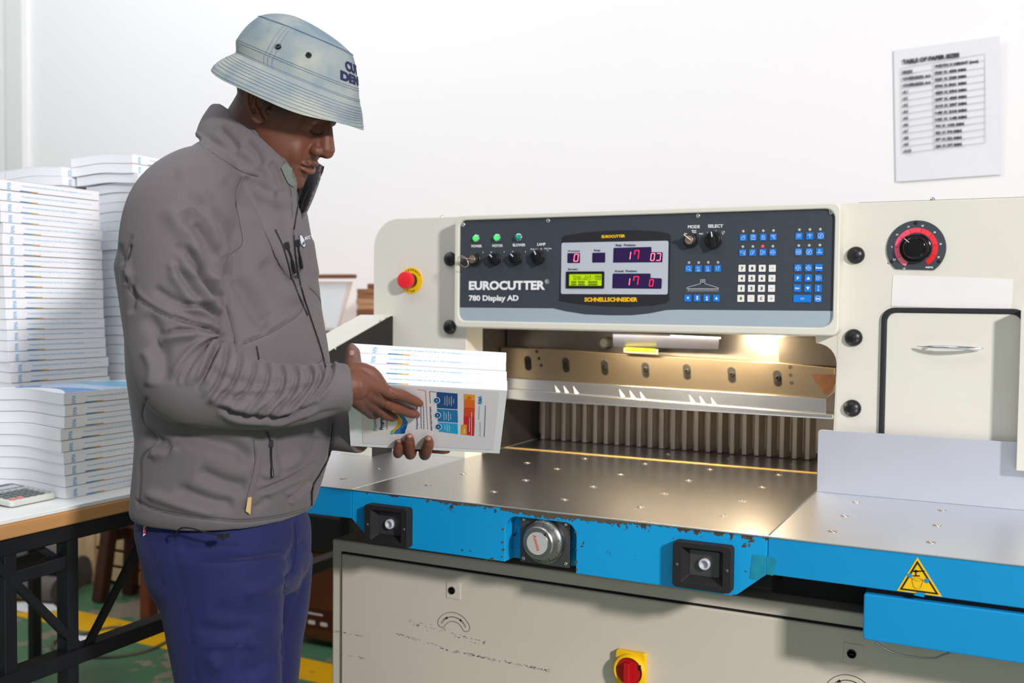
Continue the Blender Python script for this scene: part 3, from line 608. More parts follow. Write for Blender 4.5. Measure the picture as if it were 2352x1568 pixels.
# scuffs and tape marks
rs = random.Random(5); b = MB()
for (x0, y0, x1, y1, n_, sp) in [(1010, 1488, 1265, 1541, 120, 1.6), (905, 1452, 1010, 1485, 26, 1.4), (930, 1425, 1010, 1447, 18, 3), (1010, 1447, 1120, 1478, 26, 4), (765, 1448, 830, 1460, 16, 1), (765, 1497, 840, 1512, 14, 1.5)]:
    for k in range(n_):
        t = rs.random(); cx_, cy_ = x0+(x1-x0)*t, y0+(y1-y0)*t+rs.gauss(0, sp); L = rs.uniform(1, 6); p = on(cx_, cy_, 'y', CY-.0004); q = on(cx_+L, cy_+L*(y1-y0)/(x1-x0), 'y', CY-.0004); b.bar(p, q, rs.uniform(.0002, .0009), .0003, NY)
M_('scuff_mark', b, mat('scuff', '57534F', .8, var=.2, vscale=90))['kind'] = 'stuff'
b = MB()
for P in ([(1728, 1273), (1757, 1276), (1757, 1322), (1740, 1331), (1722, 1328)], [(1760, 1277), (1779, 1281), (1784, 1287), (1780, 1300), (1776, 1322), (1760, 1318)]): b.prism([(lambda p: (p[0], p[2]))(on(x, y, 'y', -.0025)) for x, y in P], (0, -.0026, 0), X_, Z_, Y_, .0004)
M_('tape_residue', b, mat('tape', '1686A2', .5, var=.3, vscale=60))
b = MB()
def wear(x): return 3+10*math.exp(-((x-1245)/95.)**2)+5*math.exp(-((x-1400)/60.)**2)+4*math.exp(-((x-1040)/40.)**2)
for x in range(985, 1640, 4):
    if rs.random() < (.95 if 1150 < x < 1440 else .42):
        h_ = wear(x)*rs.uniform(.5, 1.25); y0 = 1231+(x-1760)*.1127+2.2; n_ = 7; P = [px(x+4.5*math.cos(R_(a))*rs.uniform(.7, 1.3), y0+h_*.45-h_*.55*math.sin(R_(a))*rs.uniform(.7, 1.2), -.0025) for a in range(0, 360, 51)]; P = [(p[0], min(p[1], .8985)) for p in P]
        if abs(P[0][0]-.345) < 0: continue
        b.prism(P, (0, -.0024-x*4e-7, 0), X_, Z_, Y_, .0006)
for x, y in ((1155, 1215), (1154, 1245), (1156, 1262), (1153, 1278), (1322, 1222), (1324, 1262), (1323, 1290), (1325, 1308), (1130, 1283), (1118, 1285), (1062, 1263), (1080, 1265), (983, 1150)):
    w_ = rs.uniform(2, 5); P = [px(x+w_*math.cos(R_(a)), y+w_*rs.uniform(.5, 1.2)*math.sin(R_(a)), -.0025) for a in range(0, -360, -60)]; b.prism(P, (0, -.0026, 0), X_, Z_, Y_, .0004)
M_('worn_paint', b, mat('bare_iron', '5A4A3C', .7, 0, var=.3, vscale=120))['kind'] = 'stuff'
# light-barrier arms left and right of the table
for x0, x1, yA in ((-.292, -.203, .06), (1.1535, 1.20, .405)):
    pr = [(D, .9), (D, 1.2325), (.437, 1.2325), (yA, 1.114), (yA, 1.03), (.36, 1.03), (.36, .9)] if x0 < 0 else [(D, .975), (D, 1.262), (yA, 1.262), (yA, .975)]
    b = MB().prism(pr, (x0, 0, 0), Y_, Z_, X_, x1-x0-.0015, 0)
    if x0 < 0:
        b.prism([(D-.001, .9), (D-.001, 1.2305), (.438, 1.2305), (yA+.002, 1.1125), (yA+.002, 1.032), (.362, 1.032), (.362, .9)], (x1-.0015, 0, 0), Y_, Z_, X_, .0015, 1)
        for q in [(873, 736), (770, 800), (887, 728)]: b.lathe([(.0035, 0), (.003, .0015), (.0001, .002)], on(q[0], q[1], 'x', x1), X_, 2, 12)
    M_('light_barrier_arm', b, ['cream_side', 'black_matt', 'chrome'], .0008)

# throat: knife beam, knife, clamp, back gauge
KY = .62
pk = lambda x, y, yy=KY: (lambda p: (p[0], p[2]))(on(x, y, 'y', yy))
M_('throat_side', MB().box((-.03, .534, .9), (-.0015, 1.2, 1.21)), 'dark_metal'); M_('throat_side', MB().box((.834, .50, .9), (.85, 1.2, 1.21)), 'dark_metal')
M_('throat_back', MB().box((0, 1.2, .9), (.803, 1.22, 1.3)), 'dark_metal')
M_('upper_plate', MB().box((.002, .655, 1.10), (.832, .68, 1.32)), mat('steel_dark', '86807A', .3, 1., var=.15, vscale=14, bump=.15, bscale=60), .001)
M_('upper_plate', MB().prism([pk(1779, 776, .6), pk(1918, 776, .6), pk(1918, 842, .6), pk(1783, 836, .6)][::-1], (0, .63, 0), X_, Z_, Y_, .01), 'dark_metal')
P = [pk(*p) for p in [(1120, 786), (1235, 800), (1700, 828), (1790, 832), (1918, 845), (1918, 900), (1898, 915), (1165, 868), (1120, 866)]]
P = [(max(.002, min(.826, x)), z) for x, z in P]
P[0] = (.002, 1.155); P[-1] = (.002, 1.0805)
beam = M_('knife_beam', MB().prism(P[::-1], (0, KY, 0), X_, Z_, Y_, .03), 'beam_metal', .002)
for x, y in [(1213, 834), (1300, 838), (1389, 844), (1483, 850), (1578, 854), (1681, 861), (1786, 869)]:
    c_ = on(x, y, 'y', KY); O = [(.0085*math.cos(R_(a))+(.000), .0085*math.sin(R_(a))+(.0085 if 0 <= a <= 180 else -.0085)) for a in range(0, 360, 20)]
    sh = [(p[0]-p[1]*.10, p[1]) for p in O]; b = MB().ring([(p[0]*1.12, p[1]*1.08) for p in sh], sh, c_+NY*.0006, X_, Z_, Y_, .001, 2); b.prism(sh, c_+NY*.0002, X_, Z_, Y_, .0004, 0)
    b.lathe([(.0055, 0), (.0055, .004), (.0036, .0045), (.0034, .002), (.0001, .002)], c_+np.array([.001, 0, .002]), NY, 1, 18); b.lathe([(.006, -.002), (.006, .001), (.0001, .001)], c_+np.array([.002, 0, -.009]), NY, 1, 16)
    b.build('slotted_bolt', ['print_black', mat('bolt_dark', '2A2622', .4, .6, var=.1) if 'bolt_dark' not in MATS else 'bolt_dark', 'dark_metal'], beam)
for x, y in [(1233, 807), (1238, 823), (1243, 839), (1815, 843), (1816, 861), (1818, 879)]:
    MB().lathe([(.0042, 0), (.0040, .0004), (.0001, .0004)], on(x, y, 'y', KY), NY, 0, 16).build('beam_hole', 'black_matt', beam)
MB().prism([pk(1861, 858), pk(1918, 860), pk(1918, 880), pk(1905, 904), pk(1893, 903)][::-1], (0, KY-.0008, 0), X_, Z_, Y_, .0008).build('beam_notch', mat('rusty', '5A3A28', .7, .3, var=.5, vscale=60), beam)
P = [(.002, 1.080), pk(1898, 915), pk(1898, 950), (.002, 1.055)]
kn = M_('knife', MB().prism(P[::-1], (0, KY-.006, 0), X_, Z_, Y_, .006), 'blade_metal', .0005)
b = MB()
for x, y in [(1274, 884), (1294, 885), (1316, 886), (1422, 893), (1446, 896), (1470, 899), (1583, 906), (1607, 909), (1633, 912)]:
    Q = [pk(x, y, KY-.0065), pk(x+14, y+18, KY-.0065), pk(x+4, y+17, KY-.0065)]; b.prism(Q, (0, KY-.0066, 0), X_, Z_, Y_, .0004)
b.build('glint_mark', mat('glint_white', 'E2E0DC', .7, var=.1), kn)  # white triangles painted on the knife for its glints
P = [(.002, 1.0555), pk(1917, 950), pk(1917, 962), (.002, 1.027)]
M_('clamp_bar', MB().prism([(x, z) for x, z in P][::-1], (0, KY-.014, 0), X_, Z_, Y_, .05), 'blade_metal', .003)
# lamp fitting
a, e = pk(1408, 766, .56), pk(1650, 801, .56)
M_('lamp_reflector', MB().add([on(1408, 762, 'y', .50), on(1652, 772, 'y', .50), on(1650, 802, 'y', .60), on(1408, 796, 'y', .60)], [(0, 1, 2, 3)]).add([on(1408, 762, 'y', .50)+Z_*.002, on(1652, 772, 'y', .50)+Z_*.002, on(1650, 802, 'y', .60)+Z_*.003, on(1408, 796, 'y', .60)+Z_*.003], [(0, 1, 2, 3)]), mat('reflector', '5C6276', .3, .0, var=.1, vscale=20))
M_('work_lamp', MB().cyl(on(1540, 771, 'y', .49), on(1655, 776, 'y', .49), .0016, 0, 10), 'lamp_glow')
M_('level_vial', MB().cyl(on(1437, 801, 'y', .596), on(1505, 805, 'y', .596), .0042, 0, 12).bar(on(1432, 804, 'y', .600), on(1512, 808, 'y', .600), .013, .004, NY, 1), [mat('vial', 'E8DC10', .2, var=0, emit='F0E010', estr=.4), 'steel'], .001)
rc = on(1387, 787, 'y', .62); M_('dark_ring', MB().lathe([(.0140, -.03), (.0140, .004), (.0100, .004), (.0100, -.002)], rc, NY, 0, 28, cap=False).lathe([(.0100, -.002), (.0100, .0005), (.0001, .0005)], rc, NY, 1, 24), ['print_black', 'grey_plate'])
la = bpy.data.lights.new('work_lamp_light', 'AREA'); la.shape = 'RECTANGLE'; la.size = .34; la.size_y = .012; la.energy = 3.4; la.color = (1, .80, .52)
lo = bpy.data.objects.new('work_lamp_light', la); COL.objects.link(lo); lo.location = (.46, .50, 1.192); lo.rotation_euler = (R_(24), 0, 0)
la = bpy.data.lights.new('spot_bulb_light', 'POINT'); la.shadow_soft_size = .012; la.energy = 1.1; la.color = (1, .78, .5)
lo = bpy.data.objects.new('spot_bulb_light', la); COL.objects.link(lo); lo.location = (.645, .575, 1.185); la.energy = 1.9
bg_ = M_('back_gauge', MB().box((-.0, .857, .914), (.80, .90, 1.12)), 'tooth_metal', .001)
for k in range(24):
    x = .0235+k*.0300
    P = [(-.0052, 0), (.0052, 0), (.0065, .012), (.0155, .030), (-.0145, .030), (-.0065, .012)]
    MB().prism(P, (x, .829, .9015), X_, Y_, Z_, .17).build('gauge_finger', 'tooth_metal', bg_, .0012)
# ---------------------------------------------------------------- packing table, books, things on the floor
mat('cover_white', 'F0F1F5', .32, var=.015, vscale=20, spec=.5)
mat('page_edge', 'F0F3F8', .85, var=.03, vscale=6, bump=.25, bscale=14)
_p = MATS['page_edge'].node_tree; _n = [n for n in _p.nodes if n.type == 'TEX_NOISE']
mp = _p.nodes.new('ShaderNodeMapping'); mp.inputs['Scale'].default_value = (1, 1, 60); _p.links.new(_p.nodes['Texture Coordinate'].outputs['Object'], mp.inputs[0])
for n in _n: _p.links.new(mp.outputs[0], n.inputs['Vector'])
mat('print_sky', '58B4E0', .5, var=0); mat('print_blue', '1C7FC0', .45, var=0); mat('print_green', '6FA86A', .45, var=0); mat('print_orange', 'E9A12B', .45, var=0)
mat('print_navy', '1B4C8C', .45, var=0); mat('print_cyan', '1BA5DC', .45, var=0); mat('print_mid', '1878B4', .45, var=0); mat('print_red', 'D4202A', .45, var=0); mat('print_dorange', 'E86A1E', .45, var=0)
mat('print_cream', 'E6DDDA', .5, var=.02); mat('print_text', '4A4E7C', .5, var=0); mat('print_pale', 'A9C4E6', .5, var=.3, vscale=30)
mat('black_steel', '1E2126', .42, .3, var=.35, vscale=20, bump=.1, bscale=200)
mat('laminate', 'E6E9E8', .3, var=.02, vscale=4)
m = mat('wood_edge', 'B98A55', .55, var=.3, vscale=14); nt = m.node_tree
for n in [n for n in nt.nodes if n.type == 'TEX_NOISE']:
    mp = nt.nodes.new('ShaderNodeMapping'); mp.inputs['Scale'].default_value = (1, .12, 3); nt.links.new(nt.nodes['Texture Coordinate'].outputs['Object'], mp.inputs[0]); nt.links.new(mp.outputs[0], n.inputs['Vector'])

TZ = .865
ptab = thing('packing_table', 'white-topped packing table with wooden edge and black steel frame under the book stacks', 'table', (-.9, .1, 0))
MB().box((-1.9, -.9, TZ-.008), (-.474, .75, TZ)).build('tabletop', 'laminate', ptab, .001)
MB().box((-1.9, -.9, TZ-.036), (-.472, .752, TZ-.0085)).build('board', 'wood_edge', ptab, .003)
TX = -.505
MB().box((TX-.02, -.86, .795), (TX+.02, .72, TZ-.037)).build('side_rail', 'black_steel', ptab, .003)
MB().box((TX-1.32, -.86, .795), (TX-1.28, .72, TZ-.037)).build('side_rail', 'black_steel', ptab, .003)
for y in (-.378, -.242, .68):
    MB().box((TX-.016, y-.013, .0), (TX+.016, y+.013, .80)).build('leg', 'black_steel', ptab, .002)
for y in (-.378, -.242, .68):
    MB().box((TX-1.30, y-.016, .0), (TX-1.27, y+.016, .80)).build('leg', 'black_steel', ptab, .002)
MB().bar((TX+.004, -.86, .562), (TX+.004, .72, .562), .04, .03).build('stretcher', 'black_steel', ptab, .002)
MB().bar((TX-1.28, -.86, .40), (TX-1.28, .72, .40), .04, .03).build('stretcher', 'black_steel', ptab, .002)
MB().bar((TX, -.378, .748), (TX, -.25, .752), .026, .026).build('short_rail', 'black_steel', ptab, .002)
for a, e, w_ in [((TX+.012, -.42, .80), (TX+.012, -.222, .572), .016), ((TX+.010, -.205, .572), (TX+.010, -.03, .80), .016), ((TX-.012, -.318, .805), (TX-.012, -.256, .757), .011)]:
    MB().bar(a, e, w_, .010, X_).build('brace', 'black_steel', ptab, .001)
MB().bar((TX-1.28, -.378, .60), (TX, -.378, .60), .03, .03).build('cross_rail', 'black_steel', ptab, .002)

BL, BW, BT = .265, .212, .0235
def book_meshes(L, W, T, tag_, wave=.005, text=True, margin=0.):
    """cover, page block and spine print in local axes: spine on x=0 facing +x, along y, thickness in z"""
    n = 12; wz = lambda x: wave*(math.sin(math.pi*min(1, max(0, -x/W)))**2)
    def slab(x0, x1, y0, y1, z0, z1, mi, mb):
        V = []; F = []
        for i in range(n+1):
            x = x0+(x1-x0)*i/n; w_ = wz(x)
            V += [(x, y0, z0+w_), (x, y1, z0+w_), (x, y1, z1+w_), (x, y0, z1+w_)]
        for i in range(n):
            a = 4*i; F += [(a, a+1, a+5, a+4), (a+1, a+2, a+6, a+5), (a+2, a+3, a+7, a+6), (a+3, a, a+4, a+7)]
        F += [(0, 3, 2, 1), (4*n, 4*n+1, 4*n+2, 4*n+3)]; mb.add(V, F, mi)
    c = MB(); slab(0, -W, 0, L, 0.0004, .0010, 0, c); slab(0, -W, 0, L, T-.0010, T-.0004, 0, c)
    c.box((-.0008, 0, .0006), (0, L, T-.0006), 0)
    p = MB(); slab(-.0008, -W+.0005, .0003, L-.0003, .0011, T-.0011, 0, p)
    t = MB()
    if text:
        m0 = margin; LL = L-2*margin; o = lambda f, z: np.array([.0003, m0+LL*f, z])
        t.text('RMA', o(.105, T*.10), Z_, -Y_, width=T*.66, height=LL*.036, mi=0, bold=.0, depth=-.0)
        t.text('Occupational Health and Safety Act No. 85 of 1993 and Regulations', o(.205, T*.50), Y_, Z_, width=LL*.56, height=T*.13, mi=1, bold=.004)
        t.text('Revised 17th Edition', o(.785, T*.50), Y_, Z_, width=LL*.135, height=T*.11, mi=3, bold=.0)
        for f0, f1, mi in ((.19, .27, 2), (.27, .31, 4), (.31, .36, 5)):
            t.box((.0, m0+LL*f0, .0012), (.0005, m0+LL*f1, .0030), mi)
    def mesh(mb, name, mats):
        o_ = mb.build(name, mats); me = o_.data; bpy.data.objects.remove(o_); return me
    return (mesh(c, 'cover', 'cover_white'), mesh(p, 'page_block', 'page_edge'),
            mesh(t, 'spine_print', ['print_cyan', 'print_sky', 'print_blue', 'print_pale', 'print_green', 'print_orange']) if text else None)
BM = book_meshes(BL, BW, BT, 'a')
BMh = book_meshes(BL, BW, BT, 'b', text=False)
def put_book(me, loc, rz, label, group, name='book'):
    root = bpy.data.objects.new(name, None); COL.objects.link(root); root.location = loc; root.rotation_euler = (0, 0, rz); root.empty_display_size = .03
    tag(root, label, 'book', group)
    for nm, m_ in zip(('cover', 'page_block', 'spine_print'), me):
        if m_ is None: continue
        o = bpy.data.objects.new(nm, m_); COL.objects.link(o); o.parent = root
    return root
ORD = ['top', 'second', 'third', 'fourth', 'fifth', 'sixth', 'seventh', 'eighth', 'ninth', 'tenth', 'eleventh', 'twelfth', 'thirteenth', 'fourteenth', 'fifteenth', 'sixteenth', 'seventeenth', 'eighteenth', 'nineteenth', 'twentieth']
def nth(i): return 'topmost' if i == 0 else ORD[i]+' from the top'
rr = random.Random(3)
# low stack by the calculator, nine books
lowdx = [0, 0, .0, 0, 0, 0, 0, 0, 0]; lowdy = [.002, .004, .002, -.006, -.005, -.001, .001, .003, .004]
for i in range(9):
    b_ = put_book(BM, (-.538+rr.uniform(-.001, .001), -.222+lowdy[i], TZ+.0002+(8-i)*BT), R_(rr.uniform(-.5, .5)), 'white paperback, %s in the low stack beside the calculator' % nth(i), 'books in the low stack')
    if i == 0: topb = b_
# blue cover print of the top one
n = 12; V = []; F = []; wv = lambda x: .005*(math.sin(math.pi*min(1, -x/BW))**2)
b = MB()
def artstrip(pts_l, pts_r, mi):
    V = []; F = []
    for (x0, y0), (x1, y1) in zip(pts_l, pts_r): V += [(x0, y0, BT-.0002+wv(x0)), (x1, y1, BT-.0002+wv(x1))]
    for i in range(len(pts_l)-1): F.append((2*i, 2*i+1, 2*i+3, 2*i+2))
    b.add(V, F, mi)
xs = [-.004-i*.204/12 for i in range(13)]
artstrip([(x, .006+.02*math.sin(i*.5)+i*.004) for i, x in enumerate(xs)], [(x, .07+.03*math.sin(i*.6+1)) for i, x in enumerate(xs)], 0)
artstrip([(x, .075+.03*math.sin(i*.6+1)) for i, x in enumerate(xs)], [(x, .15+.02*math.sin(i*.5+2)) for i, x in enumerate(xs)], 1)
artstrip([(x, .155+.02*math.sin(i*.5+2)) for i, x in enumerate(xs)], [(x, .235) for i, x in enumerate(xs)], 2)
o = b.build('cover_print', [mat('art_blue', '5B93D0', .3, var=.3, vscale=25), mat('art_pale', 'B4CBEA', .3, var=.2, vscale=25), mat('art_sky', '74B8E0', .3, var=.2, vscale=25)]); o.parent = topb
# tall stack with the spines in view
for i in range(28):
    f_ = i/20
    put_book(BM, (-.83+rr.uniform(-.0012, .0012), -.143+.020*min(1, f_)+(.004 if i % 5 == 4 else 0)*rr.random()+(.006 if i > 16 else 0), TZ+.0002+(27-i)*BT), R_(rr.uniform(-.4, .4)),
             ('white paperback, %s in the tall stack at the left edge' % nth(i)) if i < 18 else 'white paperback at the bottom of the tall stack, behind the low stack', 'books in the tall stack')
# right back stack: page ends in view
for i in range(32):
    sh = 0 if i < 2 else (.012 if i == 2 else .035+rr.uniform(-.004, .004))
    put_book(BM if i < 4 else BMh, (-.775+sh, .172+sh*.6+rr.uniform(-.001, .001), TZ+.0002+(31-i)*BT), R_(rr.uniform(-.4, .4)),
             ('white paperback, %s in the stack right behind the man\'s shoulder' % nth(i)) if i < 18 else 'white paperback in the lower half of the stack behind the man\'s back', 'books in the stack behind the man')
for (x, y, nb, where) in ((-.992, .148, 31, 'middle back'), (-1.215, .150, 31, 'far left back')):
    for i in range(nb):
        put_book(BM if i < 3 else BMh, (x+rr.uniform(-.002, .002)+(.006 if i == 1 else 0), y+rr.uniform(-.002, .002), TZ+.0002+(nb-1-i)*BT), R_(rr.uniform(-.5, .5)),
                 ('white paperback, %s in the %s stack' % (nth(i), where)) if i < 3 else 'white paperback hidden low in the %s stack' % where, 'books in the %s stack' % where)

# calculator
ca = on(26, 1166, 'z', TZ+.001); cb = on(131, 1144, 'z', TZ+.001); u = (cb-ca)/np.linalg.norm(cb-ca); v = np.cross(Z_, u)
calc = thing('desk_calculator', 'pale grey desk calculator with dark keys on the corner of the packing table', 'calculator', tuple(ca))
CW, CL = np.linalg.norm(cb-ca), .128
cp = lambda x, y, z: ca+u*x+v*y*(.128/.150)+Z_*(z*.72+y*.06)
mat('calc_body', 'C9CCC6', .45, var=.04); mat('calc_dark', '6F7680', .4, var=.05); mat('calc_lcd', 'A7B0B4', .25, var=.05); mat('calc_key', '5E6468', .5, var=.05); mat('calc_key_red', 'C27F78', .5, var=.05); mat('calc_key_pale', '9BA6A4', .5, var=.05)
kx = CW/.104
def slab2(x0, y0, x1, y1, z0, z1, r=.004):
    P = rrect(x0*kx, y0, x1*kx, y1, r, 3); mb = MB(); k = len(P); V = [cp(p[0], p[1], z0) for p in P]+[cp(p[0], p[1], z1) for p in P]
    return mb.add(V, [(i, (i+1) % k, k+(i+1) % k, k+i) for i in range(k)]+[tuple(range(k))[::-1], tuple(range(k, 2*k))])
slab2(0, 0, .104, .150, 0, .016, .008).build('casing', 'calc_body', calc, .003)
slab2(.004, .098, .100, .146, .0155, .0175, .005).build('screen_surround', 'calc_dark', calc, .0006)
slab2(.012, .104, .092, .124, .0172, .0180, .001).build('screen', 'calc_lcd', calc); slab2(.030, .132, .085, .142, .0172, .0182, .001).build('solar_cell', 'calc_key', calc)
for r_ in range(5):
    for c_ in range(6):
        slab2(.007+c_*.0155, .009+r_*.0172, .007+c_*.0155+.0125, .009+r_*.0172+.0115, .0155, .0200, .002).build('key', 'calc_key_red' if (r_, c_) in ((0, 0), (0, 1)) else 'calc_key_pale' if c_ == 5 or r_ == 4 else 'calc_key', calc, .0008)

# stool behind the table
mat('dark_wood', '4A2A20', .45, var=.3, vscale=20); mat('red_wood', '6E3520', .45, var=.3, vscale=20)
st = thing('wooden_stool', 'dark brown wooden stool standing behind the packing table', 'stool', (-2.05, 1.45, 0))
for (bx, by), (tx, ty), m_ in [((-1.885, 1.27), (-1.95, 1.33), 'red_wood'), ((-2.24, 1.34), (-2.165, 1.385), 'dark_wood'), ((-1.86, 1.46), (-1.93, 1.43), 'red_wood'), ((-2.22, 1.48), (-2.15, 1.455), 'dark_wood')]:
    MB().bar((bx, by, 0), (tx, ty, .66), .055, .05, Y_).build('leg', m_, st, .008)
for a, e in [((-1.93, 1.305, .36), (-2.195, 1.365, .36)), ((-1.915, 1.445, .30), (-2.18, 1.465, .30)), ((-1.92, 1.31, .28), (-1.90, 1.44, .28)), ((-2.2, 1.37, .28), (-2.19, 1.46, .28))]:
    MB().bar(a, e, .028, .05).build('rung', 'dark_wood', st, .004)
MB().prism(rrect(-2.24, 1.29, -1.87, 1.49, .03, 4), (0, 0, .66), X_, Y_, Z_, .045).build('seat', 'dark_wood', st, .008)

# wooden crates by the wall
mat('crate_wood', 'EFC798', .65, var=.25, vscale=9); mat('crate_gap', '3A2A1E', .9, var=.1)
def crate(x0, y0, x1, y1, h, nsl, label):
    t = thing('wooden_crate', label, 'crate', ((x0+x1)/2, (y0+y1)/2, 0))
    MB().box((x0+.015, y0+.015, .03), (x1-.015, y1-.015, h-.01)).build('lining', 'crate_gap', t)
    for k in range(nsl):
        z0 = .02+k*(h-.02)/nsl; z1 = z0+(h-.02)/nsl*.78
        MB().box((x0, y0, z0), (x1, y0+.014, z1)).build('slat', 'crate_wood', t, .002)
        MB().box((x1-.014, y0+.0145, z0), (x1, y1, z1)).build('slat', 'crate_wood', t, .002)
    for x in (x0, x1-.05): MB().box((x, y0-.014, 0), (x+.05, y0-.0005, h)).build('corner_post', 'crate_wood', t, .002)
crate(-2.54, 1.54, -1.79, 1.88, .52, 7, 'pale wooden slatted crate by the wall behind the stool')
crate(-2.87, 1.60, -2.60, 1.88, .66, 2, 'narrow upright pale wooden crate left of the slatted one')
# pale machine leg unit left
pm = thing('grey_cabinet', 'pale grey metal cabinet low by the wall at the left edge', 'cabinet', (-3.25, 1.65, 0))
MB().box((-3.7, 1.5, .22), (-2.95, 1.88, .95)).build('casing', mat('pale_metal', 'B9BAA6', .5, var=.08, vscale=4), pm, .02)
MB().box((-3.65, 1.52, 0), (-3.0, 1.86, .225)).build('plinth', 'black_matt', pm, .01)
# rolls of cloth / film lying on the floor
mat('roll_grey', '6B6462', .8, var=.25, vscale=12, bump=.5, bscale=30)
for a, e, r, lb in [((-3.3, 1.08, .055), (-2.36, 1.24, .055), .055, 'dark grey rolled cloth nearest on the green floor under the packing table'), ((-3.35, 1.27, .07), (-2.48, 1.45, .07), .07, 'thick grey rolled cloth lying behind the nearest roll'), ((-3.3, 1.17, .166), (-2.42, 1.33, .166), .05, 'grey roll resting on top of the two rolls on the floor')]:
    a = np.array(a); e = np.array(e); mb = MB().tube([a+(e-a)*i/10+Z_*.0*i for i in range(11)], [r*(1+.0*i)-.0005*(i % 3) for i in range(11)], 0, 16); o = mb.build('cloth_roll', 'roll_grey'); tag(o, lb, 'roll', 'rolls on the floor')
# paper scraps
mat('scrap_white', 'E4E6E8', .6, var=.03)
def scrap(cx_, cy_, a, b_, ang, lb, z=.004):
    rr2 = random.Random(int(cx_*100)); P = [(a*math.cos(t)*(1+.25*rr2.random()), b_*math.sin(t)*(1+.25*rr2.random())) for t in np.linspace(0, 6.2832, 11)[:-1]]
    c0, s0 = math.cos(ang), math.sin(ang); k = len(P); V = [(cx_+p[0]*c0-p[1]*s0, cy_+p[0]*s0+p[1]*c0, z*0+.001+.012*rr2.random()) for p in P]; V2 = [(x, y, z_+.002) for x, y, z_ in V]
    o = MB().add(V+V2, [(i, (i+1) % k, k+(i+1) % k, k+i) for i in range(k)]+[tuple(range(k))[::-1], tuple(range(k, 2*k))]).build('paper_scrap', 'scrap_white'); tag(o, lb, 'paper scrap')
c_ = on(112, 1353, 'z', 0.05); scrap(-2.43, 1.13, .12, .05, .3, 'crumpled white paper scrap beside the rolls on the floor')
c_ = on(308, 1446, 'z', 0); scrap(c_[0]-.08, c_[1]-.19, .08, .03, .1, 'flat white paper scrap lying on the yellow floor line')
# cable
P = [on(x, y, 'z', .006) for x, y in [(395, 1440), (330, 1445), (260, 1440), (190, 1455), (140, 1465), (120, 1480), (135, 1498), (170, 1502), (230, 1508), (300, 1502), (360, 1485), (400, 1462)]]
Q = []
for i in range(len(P)-1):
    p0, p1, p2, p3 = P[max(i-1, 0)], P[i], P[i+1], P[min(i+2, len(P)-1)]
    for t in (0, .25, .5, .75): Q.append(.5*(2*p1+(p2-p0)*t+(2*p0-5*p1+4*p2-p3)*t*t+(3*p1-p0-3*p2+p3)*t**3))
tag(MB().tube(Q, .006, 0, 8).build('power_cable', mat('cable', '5E5A48', .6, var=.1)), 'loop of dull green cable lying on the floor behind the packing table', 'cable')
# container and cream machine seen between the man and the cutter
jc = thing('oil_container', 'brown plastic container with black lid on the floor left of the cutter cabinet', 'container', (-1.13, 1.42, 0))
MB().prism(rrect(-1.22, 1.33, -1.0, 1.52, .03, 4), (0, 0, .02), X_, Y_, Z_, .33).build('bottle_body', mat('brown_plastic', '5A3018', .3, var=.35, vscale=9), jc, .012)
MB().prism(rrect(-1.23, 1.32, -.99, 1.53, .03, 4), (0, 0, .35), X_, Y_, Z_, .14).build('lid', 'black_plastic', jc, .01)
MB().box((-1.20, 1.327, .07), (-1.03, 1.331, .14)).build('label', mat('dark_red_label', '451512', .4, var=.1), jc)
b = MB()
for k, x in enumerate((-1.185, -1.13, -1.075)): b.prism(rrect(-.016, -.007, .016, .007, .005, 3), (x, 1.3262, .088), X_, Z_, Y_, .001)
b.box((-1.18, 1.3262, .118), (-1.08, 1.3272, .124)); b.build('label_print', 'print_white', jc)
o = MB().ball((-1.13, 1.40, .519), .05, 0, 12, 8, (1.3, .9, .55)).build('crumpled_rag', 'scrap_white'); tag(o, 'small white crumpled rag on the black lid of the brown container', 'rag')
fm = thing('folding_machine', 'cream machine with round handwheels behind the cutter\'s left table', 'machine', (-1.35, 1.72, 0))
mat('old_cream', '9E978A', .5, var=.15, vscale=8)
MB().prism([(-1.75, .0), (-1.14, .0), (-1.14, .62), (-1.19, .86), (-1.22, .9), (-1.75, .9)], (0, 1.56, 0), X_, Z_, Y_, .3).build('casing', 'old_cream', fm, .015)
for x, z, r in ((-1.235, .60, .055), (-1.24, .76, .035), (-1.32, .82, .05)):
    MB().lathe([(r, 0), (r, .02), (r*.7, .03), (r*.3, .035), (.0001, .035)], (x, 1.56, z), NY, 0, 24).build('round_knob', 'dark_metal' if z > .8 else 'old_cream', fm)
# stack of plywood and a clear machine hood in front of the white wall
pl = thing('plywood_stack', 'stack of brown plywood sheets standing high behind the cutter\'s left housing', 'plywood', (-.75, 1.75, 0))
mat('ply_a', '9A6A48', .6, var=.2, vscale=6); mat('ply_b', 'B98A66', .6, var=.2, vscale=6); mat('ply_c', '7A4E36', .6, var=.2, vscale=6)
for k in range(24):
    z0 = .9+k*.0197; MB().box((-1.12+.002*(k % 3)-(.0 if k < 20 else -.05*(k-20)), 1.58+.003*(k % 2), z0), (-.45, 1.89, z0+.0192)).build('sheet', ['ply_a', 'ply_b', 'ply_c'][(k*7) % 5 % 3], pl, .002)
MB().box((-1.1, 1.62, 0), (-.5, 1.88, .899)).build('pallet_base', 'crate_wood', pl, .01)
hd = thing('display_case', 'clear hooded case with pale wooden frame behind the man\'s chest', 'case', (-1.45, 1.7, 0))
MB().box((-1.75, 1.55, .902), (-1.18, 1.88, 1.12)).build('case_base', mat('peach_wood', 'E2B795', .5, var=.08, vscale=6), hd, .01)
MB().bar((-1.75, 1.53, 1.135), (-1.165, 1.53, 1.135), .03, .035).build('front_bar', mat('grey_bar', '6D6C68', .4, .5, var=.1), hd, .004)
MB().bar((-1.165, 1.53, 1.14), (-1.125, 1.53, 1.11), .03, .035).build('angled_bar', 'black_matt', hd, .004)
